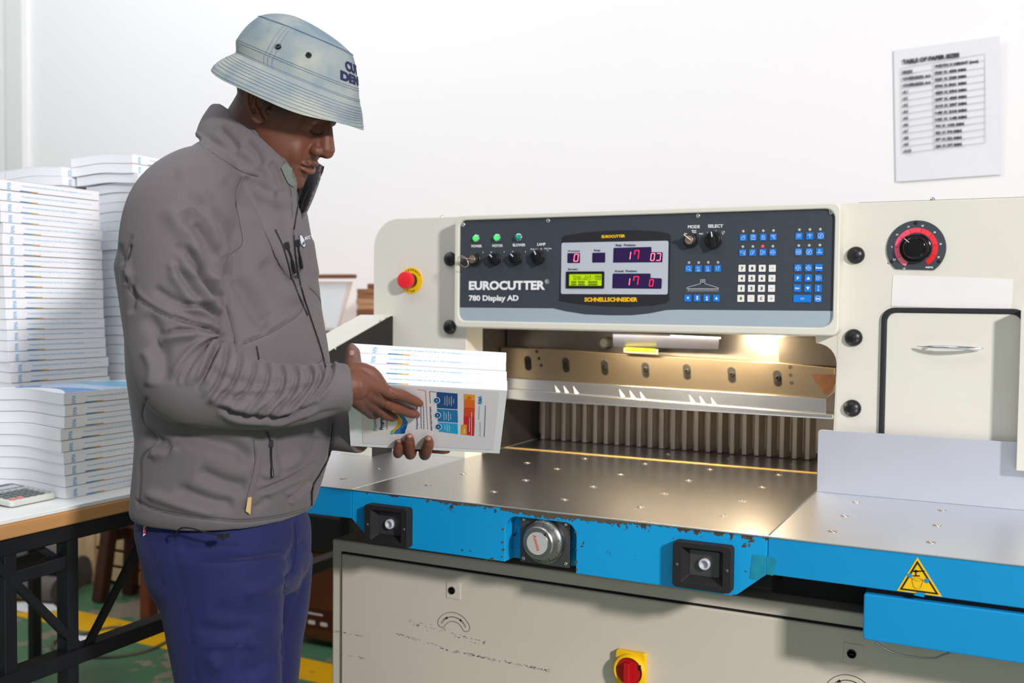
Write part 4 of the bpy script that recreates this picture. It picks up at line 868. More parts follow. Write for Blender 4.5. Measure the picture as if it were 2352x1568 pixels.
MB().bar((-1.75, 1.545, 1.36), (-1.10, 1.545, 1.36), .03, .016).build('top_rail', 'ply_c', hd, .004)
o = MB().prism([(-1.75, 1.15), (-1.19, 1.15), (-1.12, 1.34), (-1.75, 1.34)], (0, 1.555, 0), X_, Z_, Y_, .006).build('clear_panel', mat('hood_plastic', 'E9D8CC', .12, var=0, spec=.8), hd)
MB().prism([(-1.24, 1.16), (-1.19, 1.16), (-1.14, 1.335), (-1.33, 1.335)], (0, 1.553, 0), X_, Z_, Y_, .001).build('white_patch', 'scrap_white', hd)
MB().prism([(-1.30, 1.175), (-1.245, 1.175), (-1.26, 1.22), (-1.28, 1.215)], (0, 1.551, 0), X_, Z_, Y_, .001).build('yellow_mark', 'print_orange', hd)
# ---------------------------------------------------------------- four books held in the hands
hO = dep(796, 877, 1.62); hR = dep(1165, 897, 1.635)
HL_, HW_, HT_ = float(np.linalg.norm(hR-hO)), .173, .0212
hA = (hR-hO)/np.linalg.norm(hR-hO); mid_ = (hO+hR)/2; t0 = CAM-mid_; t0 /= np.linalg.norm(t0); hT = t0-hA*(hA@t0); hT /= np.linalg.norm(hT); hU = np.cross(hT, hA)
PHI = R_(40); hS = hT*math.cos(PHI)+hU*math.sin(PHI); hN = -hU*math.cos(PHI)+hT*math.sin(PHI)
Mh = Matrix(((hS[0], hA[0], -hN[0], hO[0]), (hS[1], hA[1], -hN[1], hO[1]), (hS[2], hA[2], -hN[2], hO[2]), (0, 0, 0, 1)))
BH = book_meshes(HL_, HW_, HT_, 'h', wave=0, margin=.022)
held = []
for k, lb in enumerate(['white paperback held nearest, its printed cover with blue boxes facing out under his fingers', 'white paperback in his hands, second spine up from the printed cover', 'white paperback in his hands, second spine from the top of the held pile', 'white paperback in his hands, topmost and farthest spine, with his thumb on its end']):
    r = put_book(BH, (0, 0, 0), 0, lb, 'books held in his hands'); r.matrix_world = Mh @ Matrix.Translation((0, [0, -.001, -.0025, -.002][k], HT_*k+.0002*k)) @ Matrix.Rotation(R_([0, .25, -.2, .3][k]), 4, 'Z'); held.append(r)
def onplane(px, py, O, n):
    d = ray(px, py); return CAM+d*(((O-CAM)@n)/(d@n))
def cov(px, py, lift=0.): return onplane(px, py, hO, hN)+hN*lift
def spn(px, py, lift=0.): return onplane(px, py, hO, hS)+hS*lift
def loc(P): q = P-hO; return np.array([q@hS, q@hA, -(q@hN)])
b = MB()
def hp(pts, mi, lift): b.add([loc(cov(x, y, lift)) for x, y in pts], [tuple(range(len(pts)))], mi)
mats_h = ['print_cream', 'print_navy', 'print_mid', 'print_cyan', 'print_dorange', 'print_red', 'print_orange', 'print_text', 'print_white', 'print_green', 'print_sky', 'cover_tint', 'print_blue', mat('print_mix', 'DC4620', .45, var=0), mat('print_teal', '59B8AE', .45, var=0)]
mat('cover_tint', 'E7E1E8', .4, var=.01)
l0, l1, l2, l3 = .0002, .0004, .0006, .0008
lc = lambda u, v: hO+hS*(-u)+hA*v   # u down the cover, v along it
b.add([loc(lc(.003, .022)+hN*l0), loc(lc(.003, HL_-.012)+hN*l0), loc(lc(.163, HL_-.012)+hN*l0), loc(lc(.163, .022)+hN*l0)], [(0, 1, 2, 3)], 11)
hp([(828, 905), (836, 1002), (926, 994), (930, 900)], 0, l1)
hp([(885, 921), (897, 927), (905, 936), (917, 947), (930, 957), (937, 970), (934, 982), (928, 995), (897, 996), (898, 989), (907, 982), (914, 974), (913, 966), (906, 958), (898, 948), (893, 936)][::-1], 12, l2)
hp([(905, 944), (916, 953), (924, 963), (925, 971), (918, 980), (909, 987), (904, 996), (897, 996), (898, 989), (907, 982), (914, 974), (913, 966), (908, 957)][::-1], 6, l3)
hp([(897, 996), (898, 989), (905, 984), (901, 996)][::-1], 14, l3+.0001)
hp([(905, 934), (917, 945), (931, 945), (925, 938), (912, 929)][::-1], 1, l3)
hp([(920, 985), (930, 976), (935, 975), (930, 994), (921, 995)][::-1], 1, l3)
hp([(1003, 899), (1051, 903), (1051, 939), (1004, 936)], 1, l2); hp([(1004, 938), (1051, 941), (1052, 970), (1006, 967)], 2, l2); hp([(1006, 969), (1051, 972), (1052, 996), (1008, 990)], 3, l2)
for cx_, cy_ in ((1003, 918.5), (1005, 952.5), (1007, 979)):
    hp(circ(cx_, cy_, 8, 7.4, 16)[:-1], 8, l2+.0001); hp(circ(cx_, cy_, 6.4, 6, 16)[:-1], 1, l3); hp(circ(cx_, cy_, 2.2, 3, 8)[:-1], 10, l3+.0001)
G = [(1066, 904, 1091, 906, 4), (1066, 935, 1090.5, 936, 4), (1065.5, 955, 1090, 956, 13), (1065, 975, 1090, 976, 5), (1064, 997, 1089, 1000, 5)]
for g, h in zip(G, G[1:]): hp([(g[0], g[1]), (g[2], g[3]), (h[2], h[3]), (h[0], h[1])], h[4] if h is not G[1] else 6 if 0 else 4, l2)
hp([(1066, 904), (1091, 906), (1090.8, 918), (1066, 916)], 6, l2+.0001)
hp(circ(1077.5, 912.5, 5.5, 4, 12)[:-1], 4, l3)
hp([(1060, 974), (1072, 974), (1072, 998), (1059, 996)], 6, l3)
def vt(s, x, y0, y1, cap, mi, bold=.0, slant=0.):
    """lettering that reads up the cover: baseline at px x from y0 (start, low) up to y1"""
    a = loc(cov(x, y0, l3+.0001)); e = loc(cov(x+slant, y1, l3+.0001)); h = loc(cov(x-cap, y0, l3+.0001))-a
    b.text(s, a, e-a, h, np.linalg.norm(e-a), np.linalg.norm(h), mi, -.0001, bold)
vt('Prevention', 866, 988, 942, 9, 12, .0, -3); vt('Programme', 880, 986, 943, 7.5, 1, .05, -1); vt('Health | Safety | Wellness', 891, 985, 945, 4, 7, .0, -2)
vt('The Purpose of the Prevention Programme', 960, 985, 925, 4, 7, .03, -1);
vt('Benefits of using the Prevention Programme', 993, 987, 933, 4, 7, .03, -3)
for s_, x, y0, y1 in (('We help make sure', 1023, 929, 910), ('that prevention is an', 1028, 931, 908), ('integrated and', 1033, 928, 912), ('sustainable business', 1038, 931, 909), ('solution', 1043, 925, 915)): vt(s_, x, y0, y1, 3, 8)
def dashes(x, y0, y1, mi, slant=0., w_=.0009):
    """a line of print too small to read: word-long strokes"""
    r5 = random.Random(int(x*7)); y = y0
    while y > y1+1:
        L = r5.uniform(2, 5); e = max(y-L, y1); f0 = (y0-y)/(y0-y1); f1 = (y0-e)/(y0-y1)
        p, q = loc(cov(x+slant*f0, y, l3)), loc(cov(x+slant*f1, e, l3)); b.bar(p, q, w_, .0002, (0, 0, 1), mi); y = e-1.1
for x, y0, y1 in ((1020, 963, 944), (1025, 962, 947), (1030, 965, 944), (1035, 962, 948), (1022, 986, 975), (1027, 989, 973), (1032, 990, 974), (1078, 990, 958), (1083, 997, 945)): dashes(x, y0, y1, 8)
dashes(968, 983, 926, 7, -1); dashes(974, 984, 930, 7, -1)
vt('RMA', 1107, 926.5, 908, 8, 12, .03); vt('Caring  Compassionate', 1105, 1001, 968, 4, 10, 0, -1); vt('Contact', 1068, 994, 984, 4, 8, .03)
def hl(p, q, w_, mi):
    p, q = loc(cov(*p, l3)), loc(cov(*q, l3)); b.bar(p, q, w_, .0002, (0, 0, 1), mi)
for p, q in [((978, 896), (983, 985)), ((987, 898), (989, 925)), ((987, 898), (1002, 899)), ((960, 893), (978, 896))]: hl(p, q, .0006, 4 if p[0] < 980 else 7)
hl((1102, 930), (1100, 962), .0006, 10); hl((1115.5, 930), (1112.5, 1002), .0007, 7)
o = b.build('cover_print', mats_h); o.parent = held[0]
# ---------------------------------------------------------------- the person
TO = -FW
def frame(yaw, pitch, roll):
    """forward, right-hand side (towards the camera) and up of a figure facing image-right"""
    a, p, r = R_(yaw), R_(pitch), R_(roll)
    F0 = RT*math.cos(a)+TO*math.sin(a); S0 = -RT*math.sin(a)+TO*math.cos(a)
    F = F0*math.cos(p)-UP*math.sin(p); U = UP*math.cos(p)+F0*math.sin(p)
    S = S0*math.cos(r)-U*math.sin(r); U2 = U*math.cos(r)+S0*math.sin(r)
    return F, S, U2
def rings(mb, rs, alpha=15, seg=56, ex=2.25, mi=0, capt=True, capb=True, ret=False):
    """loft of rings (Lx, Ly, Rx, Ry, depth, half breadth) given by their two silhouette points"""
    F, S, U = frame(alpha, 0, 0); V = []; n = len(rs); C0 = []
    for (lx, ly, rx_, ry, d, hb) in rs:
        c = dep((lx+rx_)/2, (ly+ry)/2, d); w_ = (rx_-lx)/2*d/FOC; sa, ca = math.sin(R_(alpha)), math.cos(R_(alpha))
        a_ = math.sqrt(max(w_*w_-(hb*sa)**2, 1e-5))/ca; tilt = (ly-ry)/(rx_-lx); Fp = F+UP*tilt*ca; C0.append(c)
        for it in range(7):
            row = []
            for i in range(seg):
                t = 2*math.pi*i/seg; cs, sn = math.cos(t), math.sin(t)
                cs = math.copysign(abs(cs)**(2/ex), cs); sn = math.copysign(abs(sn)**(2/ex), sn)
                row.append(c+Fp*a_*cs+S*hb*sn)
            q_ = proj(np.array(row))[:, 0]; e0_, e1_ = lx-q_.min(), rx_-q_.max()
            c = c+RT*((e0_+e1_)/2*d/FOC); a_ = max(a_+(e1_-e0_)/2*d/FOC, .02)
        V += row
    Fc = [(j*seg+i, j*seg+(i+1) % seg, (j+1)*seg+(i+1) % seg, (j+1)*seg+i) for j in range(n-1) for i in range(seg)]
    if capt: Fc.append(tuple(range(seg))[::-1])
    if capb: Fc.append(tuple(range((n-1)*seg, n*seg)))
    mb.add(V, Fc, mi, True); return V
def spl(P, k=6):
    P = [np.array(p, float) for p in P]; Q = []
    for i in range(len(P)-1):
        p0, p1, p2, p3 = P[max(i-1, 0)], P[i], P[i+1], P[min(i+2, len(P)-1)]
        for j in range(k):
            t = j/k; Q.append(.5*(2*p1+(p2-p0)*t+(2*p0-5*p1+4*p2-p3)*t*t+(3*p1-p0-3*p2+p3)*t**3))
    Q.append(P[-1]); return Q
def limb(mb, pts, k=6, seg=28, mi=0, flat=1.):
    """pts: (px, py, depth, radius in px)"""
    Q = spl(pts, k); mb.tube([dep(q[0], q[1], q[2]) for q in Q], [q[3]*q[2]/FOC for q in Q], mi, seg, flat=flat)
    for q in (Q[0], Q[-1]): pass
    return mb
def eball(mb, c, r, axes=(X_, Y_, Z_), seg=20, rings_=14):
    c = np.array(c, float); V = []; F = []
    for j in range(rings_+1):
        p = math.pi*j/rings_
        for i in range(seg):
            a = 2*math.pi*i/seg; V.append(c+axes[0]*r[0]*math.sin(p)*math.cos(a)+axes[1]*r[1]*math.sin(p)*math.sin(a)+axes[2]*r[2]*math.cos(p))
    for j in range(rings_):
        for i in range(seg): F.append((j*seg+i, (j+1)*seg+i, (j+1)*seg+(i+1) % seg, j*seg+(i+1) % seg))
    return mb.add(V, F, 0, True)
def remesh(mb, voxel, smooth=4, fac=.5):
    """join the pieces of mb into one closed surface; returns vertices and faces"""
    o = mb.build('tmp', []); r = o.modifiers.new('r', 'REMESH'); r.mode = 'VOXEL'; r.voxel_size = voxel; r.use_smooth_shade = True
    if smooth: s = o.modifiers.new('s', 'SMOOTH'); s.factor = fac; s.iterations = smooth
    dg = bpy.context.evaluated_depsgraph_get(); ev = o.evaluated_get(dg); me = ev.to_mesh()
    V = np.empty(len(me.vertices)*3); me.vertices.foreach_get('co', V); V = V.reshape(-1, 3)
    F = [tuple(p.vertices) for p in me.polygons]; ev.to_mesh_clear(); m_ = o.data; bpy.data.objects.remove(o); bpy.data.meshes.remove(m_)
    return V, F
def normals(V, F):
    A = np.array([f if len(f) == 4 else f+(f[-1],) for f in F]); d1 = V[A[:, 2]]-V[A[:, 0]]; d2 = V[A[:, 3]]-V[A[:, 1]]; n = np.cross(d1, d2); N = np.zeros_like(V)
    for k in range(4): np.add.at(N, A[:, k], n)
    return N/(np.linalg.norm(N, axis=1, keepdims=True)+1e-12)
def vis(V, N): return ((CAM-V)*N).sum(1) > 0
def strokes(V, F, S, d0=None):
    """press folds, ridges and seams into the surface.  S: (pixel polyline, width px, height mm, kind)
    each polyline names places on the side of the surface that the photo shows"""
    N = normals(V, F); ok = vis(V, N); idx = np.nonzero(ok)[0]; P = proj(V[idx]); D = np.zeros(len(V))
    depth = (V[idx]-CAM)@FW
    bv = BVHTree.FromPolygons([tuple(v) for v in V], F)
    for pts, wd, hg, kind in S:
        Q = np.array(spl(pts, 6))[:, :2]; n = len(Q); best = np.full(len(idx), 1e9); sgn = np.zeros(len(idx)); tt = np.zeros(len(idx))
        zd = []
        for q in Q:
            d = ray(*q); h = bv.ray_cast(Vector(CAM), Vector(d/np.linalg.norm(d))); zd.append((np.array(h[0])-CAM)@FW if h[0] is not None else np.nan)
        zd = np.array(zd)
        if np.isnan(zd).all(): continue
        zd = np.where(np.isnan(zd), np.nanmean(zd), zd); zz = np.zeros(len(idx))
        lo = Q.min(0)-4*wd; hi = Q.max(0)+4*wd; cand = np.nonzero(((P > lo) & (P < hi)).all(1))[0]
        for i in range(n-1):
            a, b_ = Q[i], Q[i+1]; e = b_-a; L = e@e+1e-9; u = np.clip(((P[cand]-a)@e)/L, 0, 1); w_ = P[cand]-a-u[:, None]*e; dd = np.hypot(w_[:, 0], w_[:, 1]); m_ = dd < best[cand]
            c2 = cand[m_]; best[c2] = dd[m_]; tt[c2] = (i+u[m_])/(n-1); sgn[c2] = np.sign(e[0]*w_[m_, 1]-e[1]*w_[m_, 0]); zz[c2] = zd[i]*(1-u[m_])+zd[i+1]*u[m_]
        x = best/wd; near = np.abs(depth-zz) < .05
        end = np.minimum(1, np.minimum(tt, 1-tt)*6+.0) if kind != 's' else 1.
        if kind in 'vs': f = -np.exp(-x*x)
        elif kind == 'r': f = np.exp(-x*x)
        elif kind == 'f': f = np.exp(-((x-1.1)/.8)**2)*.75-np.exp(-(x/.6)**2)      # crease with a ridge on both sides
        elif kind == 'l': f = np.where(sgn > 0, np.exp(-(x/1.6)**2), -np.exp(-(x/.7)**2)*.6)   # overlap: ridge on the right of the stroke
        f = np.where(near & (best < 1e8), f, 0)*end; D[idx] += f*hg*.001
    return V+N*D[:, None]
def obj(name, V, F, mats, parent, mi=None, label=None, smooth=True):
    me = bpy.data.meshes.new(name); me.from_pydata([tuple(v) for v in V], [], F)
    for m_ in (mats if isinstance(mats, (list, tuple)) else [mats]): me.materials.append(MATS[m_] if isinstance(m_, str) else m_)
    me.polygons.foreach_set('use_smooth', [smooth]*len(F))
    if mi is not None: me.polygons.foreach_set('material_index', mi)
    me.update(); o = bpy.data.objects.new(name, me); COL.objects.link(o)
    if parent is not None: o.parent = parent; o.matrix_parent_inverse = parent.matrix_world.inverted()
    if label: o['label'] = label
    return o

# --- materials
m = mat('jacket', '645F62', .78, var=.05, vscale=30, bump=.22, bscale=1500, spec=.35); m.node_tree.nodes['Principled BSDF'].inputs['Sheen Weight'].default_value = .08; m.node_tree.nodes['Principled BSDF'].inputs['Base Color'].default_value = s2l('645F62')
mat('jacket_seam', '464246', .8, var=.1, vscale=60)
mat('jacket_lining', '34343A', .8, var=.1, vscale=60); mat('lining_green', '66706A', .85, var=.1, vscale=60)
m = mat('trousers', '1A2152', .72, var=.14, vscale=14, bump=.3, bscale=1300, spec=.3); m.node_tree.nodes['Principled BSDF'].inputs['Sheen Weight'].default_value = .06
mat('trouser_seam', '191E4A', .8, var=.1, vscale=60)
mat('zip_black', '18181B', .35, var=.1, vscale=60); mat('zip_teeth', '3A3A40', .3, .4, var=.1, vscale=60)
mat('shoe', '1C1A19', .5, var=.1, vscale=60)

person = thing('person', 'man in denim bucket hat, grey jacket and navy trousers looking down at books he holds', 'person', (-.06, -.30, 0))

# --- jacket
b = MB()
rings(b, [(505, 318, 600, 352, 1.735, .05), (458, 318, 640, 398, 1.735, .105), (415, 345, 686, 452, 1.735, .162), (365, 392, 706, 500, 1.735, .192), (318, 460, 715, 545, 1.735, .207), (280, 540, 722, 592, 1.735, .212), (260, 615, 733, 650, 1.735, .212),
          (272, 690, 740, 715, 1.735, .208), (284, 770, 751, 780, 1.735, .202), (287, 850, 761, 848, 1.735, .198), (298, 925, 766, 920, 1.735, .195), (308, 1000, 768, 985, 1.735, .195), (304, 1062, 758, 1052, 1.735, .195), (298, 1118, 742, 1112, 1.735, .192), (295, 1152, 728, 1160, 1.735, .186), (300, 1166, 718, 1182, 1.735, .178)], ex=2.3)
RARM = [(520, 400, 1.69, 62), (462, 425, 1.61, 92), (420, 482, 1.56, 118), (404, 560, 1.545, 124), (400, 650, 1.54, 118), (402, 740, 1.535, 110), (404, 815, 1.53, 106), (432, 868, 1.525, 108), (505, 885, 1.53, 101), (600, 908, 1.54, 80), (690, 906, 1.55, 69), (762, 893, 1.56, 60), (803, 889, 1.568, 55)]
limb(b, RARM, 6, 36)
LARM = [(560, 400, 1.78, 60), (585, 440, 1.86, 82), (598, 540, 1.925, 84), (610, 680, 1.95, 80), (625, 820, 1.95, 76), (650, 915, 1.93, 74), (710, 960, 1.87, 62), (775, 985, 1.80, 50), (835, 1000, 1.77, 42)]
limb(b, LARM, 6, 30)
# collar: a tall standing band, open at the front, grown out of the same cloth
ctop = [(684, 412, 1.683), (665, 374, 1.658), (625, 326, 1.648), (575, 287, 1.648), (528, 254, 1.668), (500, 238, 1.70), (484, 240, 1.745), (500, 256, 1.80), (570, 300, 1.845), (650, 345, 1.855), (712, 364, 1.835), (748, 380, 1.80)]
cbot = [(672, 530, 1.672), (640, 462, 1.650), (590, 425, 1.625), (530, 380, 1.622), (478, 340, 1.64), (450, 318, 1.69), (452, 314, 1.75), (480, 335, 1.82), (560, 385, 1.86), (640, 440, 1.855), (700, 488, 1.815), (682, 532, 1.675)]
T_, B_ = spl(ctop, 6), spl(cbot, 6); nc = len(T_); nh = 12; V = np.zeros((nh, nc, 3))
for j in range(nh):
    f = j/(nh-1)
    for i in range(nc):
        p = B_[i]*(1-f)+T_[i]*f; V[j, i] = dep(p[0], p[1], p[2])
cen = V.mean((0, 1))
def radial(p): r_ = p-cen; r_ = r_-UP*(r_@UP); return r_/(np.linalg.norm(r_)+1e-9)
for j in range(nh):
    f = j/(nh-1)
    for i in range(nc): V[j, i] += radial(V[j, i])*.005*math.sin(math.pi*f)
th = .0095; W_ = V.copy()
for j in range(nh):
    for i in range(nc): W_[j, i] = V[j, i]-radial(V[j, i])*th
CV = np.concatenate([V.reshape(-1, 3), W_.reshape(-1, 3)]); k = nh*nc; ix = lambda s, j, i: s*k+j*nc+i; Fc = []
for j in range(nh-1):
    for i in range(nc-1): Fc.append((ix(0, j, i), ix(0, j, i+1), ix(0, j+1, i+1), ix(0, j+1, i))); Fc.append((ix(1, j, i), ix(1, j+1, i), ix(1, j+1, i+1), ix(1, j, i+1)))
for i in range(nc-1): Fc.append((ix(0, nh-1, i), ix(0, nh-1, i+1), ix(1, nh-1, i+1), ix(1, nh-1, i))); Fc.append((ix(0, 0, i), ix(1, 0, i), ix(1, 0, i+1), ix(0, 0, i+1)))
for j in range(nh-1):
    for i in (0, nc-1): q = (ix(0, j, i), ix(0, j+1, i), ix(1, j+1, i), ix(1, j, i)); Fc.append(q if i else q[::-1])
b.add(CV, Fc, 0, True)
limb(b, [(674, 505, 1.685, 24), (645, 470, 1.665, 36), (622, 448, 1.658, 40), (590, 425, 1.655, 40), (530, 385, 1.66, 40), (480, 350, 1.68, 36)], 6, 20)
limb(b, [(640, 470, 1.672, 38), (652, 520, 1.672, 44), (655, 570, 1.675, 46), (655, 620, 1.69, 44)], 6, 24); limb(b, [(598, 440, 1.668, 40), (612, 500, 1.665, 46), (620, 560, 1.675, 48)], 6, 24)
JV, JF = remesh(b, .0031, 12, .5)
SJ = [
 # sleeve: long soft folds of the upper arm and the crushed elbow
 ([(474, 434), (500, 470), (514, 520), (518, 560), (510, 595)], 7, 5, 'v'), ([(440, 462), (470, 490), (492, 530), (504, 575)], 8, 3.5, 'r'), ([(450, 510), (478, 545), (506, 600)], 7, 3.5, 'v'), ([(420, 520), (452, 560), (480, 610), (500, 650)], 8, 3, 'r'), ([(400, 560), (440, 610), (480, 660), (500, 690)], 8, 3, 'v'),
 ([(385, 600), (425, 650), (470, 700)], 9, 2.5, 'r'), ([(410, 712), (440, 728), (462, 746)], 7, 4, 'v'), ([(330, 800), (350, 840), (345, 890)], 12, 2.5, 'r'), ([(350, 660), (400, 690), (440, 700)], 10, 2.5, 'v'),
 ([(470, 840), (520, 870), (600, 880), (680, 872)], 12, 2.5, 'v'), ([(480, 900), (540, 912), (620, 905), (700, 890), (750, 870)], 10, 2.5, 'v'),
 ([(430, 440), (500, 500), (540, 570), (545, 640)], 16, 5, 'v'), ([(470, 470), (520, 540), (528, 620)], 10, 3, 'r'),
 ([(515, 560), (522, 640), (516, 720), (506, 770)], 9, 6, 'v'), ([(425, 480), (470, 560), (480, 640)], 22, 4, 'v'), ([(380, 470), (440, 560), (455, 640)], 20, 3, 'r'),
 ([(420, 560), (470, 640), (500, 690)], 14, 4, 'f'), ([(400, 610), (450, 680), (500, 730)], 14, 3, 'f'),
 ([(395, 725), (440, 742), (490, 760), (508, 775)], 9, 6, 'f'), ([(415, 700), (470, 705), (505, 735)], 10, 4, 'f'),
 ([(505, 778), (470, 800), (440, 835), (415, 880)], 11, 6, 'f'), ([(500, 795), (480, 835), (462, 880)], 9, 4, 'f'), ([(360, 790), (400, 775), (450, 770)], 14, 4, 'r'),
 ([(330, 720), (360, 760), (375, 820), (372, 880)], 18, 3, 'v'),
 ([(500, 772), (508, 777), (514, 782)], 9, 9, 'v'), ([(508, 776), (470, 790), (432, 826), (398, 880)], 10, 6, 'f'), ([(508, 780), (494, 812), (474, 852), (450, 892)], 9, 5, 'f'), ([(504, 770), (462, 758), (405, 760), (370, 772)], 9, 5, 'f'), ([(520, 788), (518, 830), (500, 880), (470, 920)], 9, 5, 'f'),
 ([(548, 802), (550, 840), (530, 890), (490, 925)], 9, 5, 'f'), ([(578, 820), (584, 852), (566, 896), (522, 932)], 8, 4.5, 'f'), ([(606, 828), (616, 862), (600, 905), (556, 944)], 8, 5, 'f'),
 ([(640, 835), (651, 868), (634, 912), (580, 952)], 8, 5, 'f'), ([(672, 838), (682, 870), (662, 915), (610, 955)], 8, 5, 'f'), ([(704, 838), (716, 866), (696, 905), (650, 945)], 8, 5, 'f'), ([(728, 836), (738, 862), (716, 905), (668, 950), (600, 972)], 8, 7, 'f'), ([(756, 828), (764, 846), (752, 880), (715, 925)], 7, 5, 'f'),
 ([(500, 930), (570, 955), (660, 955), (730, 925)], 12, 6, 'f'), ([(470, 905), (550, 930), (640, 925)], 14, 3, 'r'),
 ([(762, 826), (757, 845), (752, 855)], 6, 6, 'v'), ([(530, 975), (620, 978), (700, 962), (790, 940)], 7, 2, 'v'),
 # sleeve seam
 ([(300, 545), (288, 600), (292, 650), (320, 690), (380, 725), (440, 745), (480, 752)], 4.5, 2.6, 's'), ([(308, 545), (297, 600), (302, 645), (330, 682), (386, 716), (444, 736), (484, 744)], 4, 1.6, 'r'),
 # armhole seam and chest folds
 ([(555, 405), (540, 450), (552, 520), (556, 560), (528, 585), (518, 600)], 3.5, 2.0, 's'), ([(565, 400), (600, 430), (640, 440)], 18, 3, 'v'),
 ([(560, 470), (610, 540), (650, 620), (680, 700)], 20, 3.5, 'r'), ([(530, 620), (570, 680), (600, 730), (620, 745)], 20, 7, 'v'), ([(600, 600), (650, 640), (690, 660)], 18, 2.5, 'v'),
 ([(520, 700), (535, 760), (545, 810)], 3, 2.2, 's'), ([(528, 698), (543, 758), (553, 808)], 3, 1.4, 'r'),
 ([(560, 790), (620, 765), (670, 735), (692, 715), (698, 690)], 3, 2.2, 's'), ([(556, 780), (616, 755), (664, 726)], 3, 1.4, 'r'),
 ([(710, 660), (730, 680), (738, 696)], 3, 2, 's'), ([(700, 560), (706, 600), (704, 640)], 5, 1.6, 'v'), ([(712, 545), (722, 590), (728, 640)], 6, 1.6, 'r'),
 # zip line down the front
 ([(674, 530), (680, 600), (690, 660), (712, 730), (735, 800), (748, 850)], 3.5, 2.5, 's'), ([(765, 965), (757, 1040), (735, 1085), (716, 1120), (715, 1182)], 3.5, 2.5, 's'),
 # lower body folds
 ([(380, 985), (460, 1010), (540, 1030), (580, 1065)], 18, 6, 'v'), ([(330, 1000), (372, 1018), (398, 1035)], 14, 5, 'v'), ([(345, 1045), (385, 1035), (402, 1022)], 12, 5, 'r'),
 ([(450, 1080), (520, 1110), (570, 1120)], 16, 4, 'v'), ([(400, 1120), (480, 1150), (540, 1160)], 14, 4, 'v'), ([(330, 1130), (420, 1160), (500, 1180)], 12, 3, 'r'),
 ([(730, 1060), (690, 1085), (640, 1110), (590, 1130)], 9, 5, 'f'), ([(715, 1100), (680, 1135), (660, 1145)], 9, 4, 'f'), ([(700, 1040), (650, 1075), (600, 1095)], 12, 3, 'r'), ([(730, 1000), (720, 1040), (690, 1060)], 12, 3, 'v'),
 ([(620, 1140), (600, 1160), (580, 1170)], 8, 4, 'v'), ([(640, 990), (650, 1060), (640, 1090)], 10, 3, 'v'),
 ([(582, 1010), (586, 1060), (575, 1110), (560, 1170)], 3, 2, 's'), ([(590, 1010), (594, 1060), (583, 1110), (568, 1160)], 3, 1.2, 'r'),
 # back seam and hem
 ([(336, 915), (326, 950), (336, 980), (362, 1010), (325, 1050), (322, 1100), (318, 1160)], 3.5, 2.4, 's'), ([(300, 630), (305, 680), (300, 720)], 8, 3, 'v'),
 ([(312, 1148), (360, 1172), (430, 1186), (500, 1194), (556, 1198), (630, 1190), (690, 1176), (716, 1166)], 3, 2.2, 's'), ([(280, 600), (300, 640), (290, 660)], 8, 3, 'r'), ([(275, 560), (285, 620)], 6, 3, 'v'),
 ([(300, 560), (292, 600)], 6, 2, 'v'), ([(470, 320), (560, 370), (620, 410)], 14, 2, 'v'), ([(400, 400), (470, 390), (520, 420)], 18, 2, 'r'),
 ([(440, 312), (470, 338), (520, 372), (560, 396), (592, 404)], 3.5, 3, 's'), ([(446, 300), (476, 326), (526, 361), (566, 385)], 4, 1.6, 'r'), ([(530, 266), (578, 300), (628, 340), (664, 384)], 2.2, 1.2, 's'),
 ([(500, 290), (530, 320), (548, 345)], 10, 3, 'v'), ([(560, 320), (590, 350), (600, 380)], 10, 3, 'v'), ([(620, 370), (640, 400), (650, 440)], 10, 3, 'v'), ([(652, 372), (655, 400), (668, 440), (672, 500)], 3, 1.6, 's'),
]
SJ = [(p_, w_, min(h_*2.8, .72*w_) if k_ in 'vrfl' else h_*1.2, k_) for p_, w_, h_, k_ in SJ]
JV = strokes(JV, JF, SJ)
# hem: cut the underside in, cuff openings stay dark inside the collar
fc = np.array([JV[list(f)].mean(0) for f in JF]); nf = np.array([np.cross(JV[f[2]]-JV[f[0]], JV[f[3 % len(f)]]-JV[f[1]]) for f in JF]); nf /= np.linalg.norm(nf, axis=1, keepdims=True)+1e-12
rc_ = fc-cen; rc_ -= np.outer(rc_@UP, UP); inner = ((nf*rc_).sum(1) < 0) & (np.linalg.norm(rc_, axis=1) < .16) & (((fc-cen)@TO < .02) & ((fc-cen)@UP > -.12) | ((fc-cen)@UP > .03)) & (np.abs(nf@UP) < .93)
JM = inner.astype(int)
jacket = obj('jacket', JV, JF, ['jacket', 'jacket_lining'], person, JM)
jbv = BVHTree.FromPolygons([tuple(v) for v in JV], JF)
def hit(px, py, bv, lift=0.):
    d = ray(px, py); d = d/np.linalg.norm(d); h = bv.ray_cast(Vector(CAM), Vector(d))
    if h[0] is None: return None
    n = np.array(h[1]); n = n if n@d < 0 else -n
    return np.array(h[0])+n*lift
def onsurf(pts, bv, lift, k=5):
    Q = [hit(q[0], q[1], bv, lift) for q in spl(pts, k)]; return [q for q in Q if q is not None]
def subpart(mb, name, mats, par, label=None):
    o = mb.build(name, mats, par); 
    if label: o['label'] = label
    return o
# stitching along the seams
b = MB()
for s in SJ:
    if s[3] == 's' and s[1] <= 4.5:
        q = onsurf([(x, y) for x, y in s[0]], jbv, .0002)
        if len(q) > 3: b.tube(q, .0005, 0, 5)
for off in (-6,):
    q = onsurf([(x, y+off) for x, y in [(312, 1148), (360, 1172), (430, 1186), (500, 1194), (556, 1198), (630, 1190), (690, 1176), (716, 1166)]], jbv, .0001); b.tube(q, .0005, 0, 5)
subpart(b, 'stitching', 'jacket_seam', jacket)
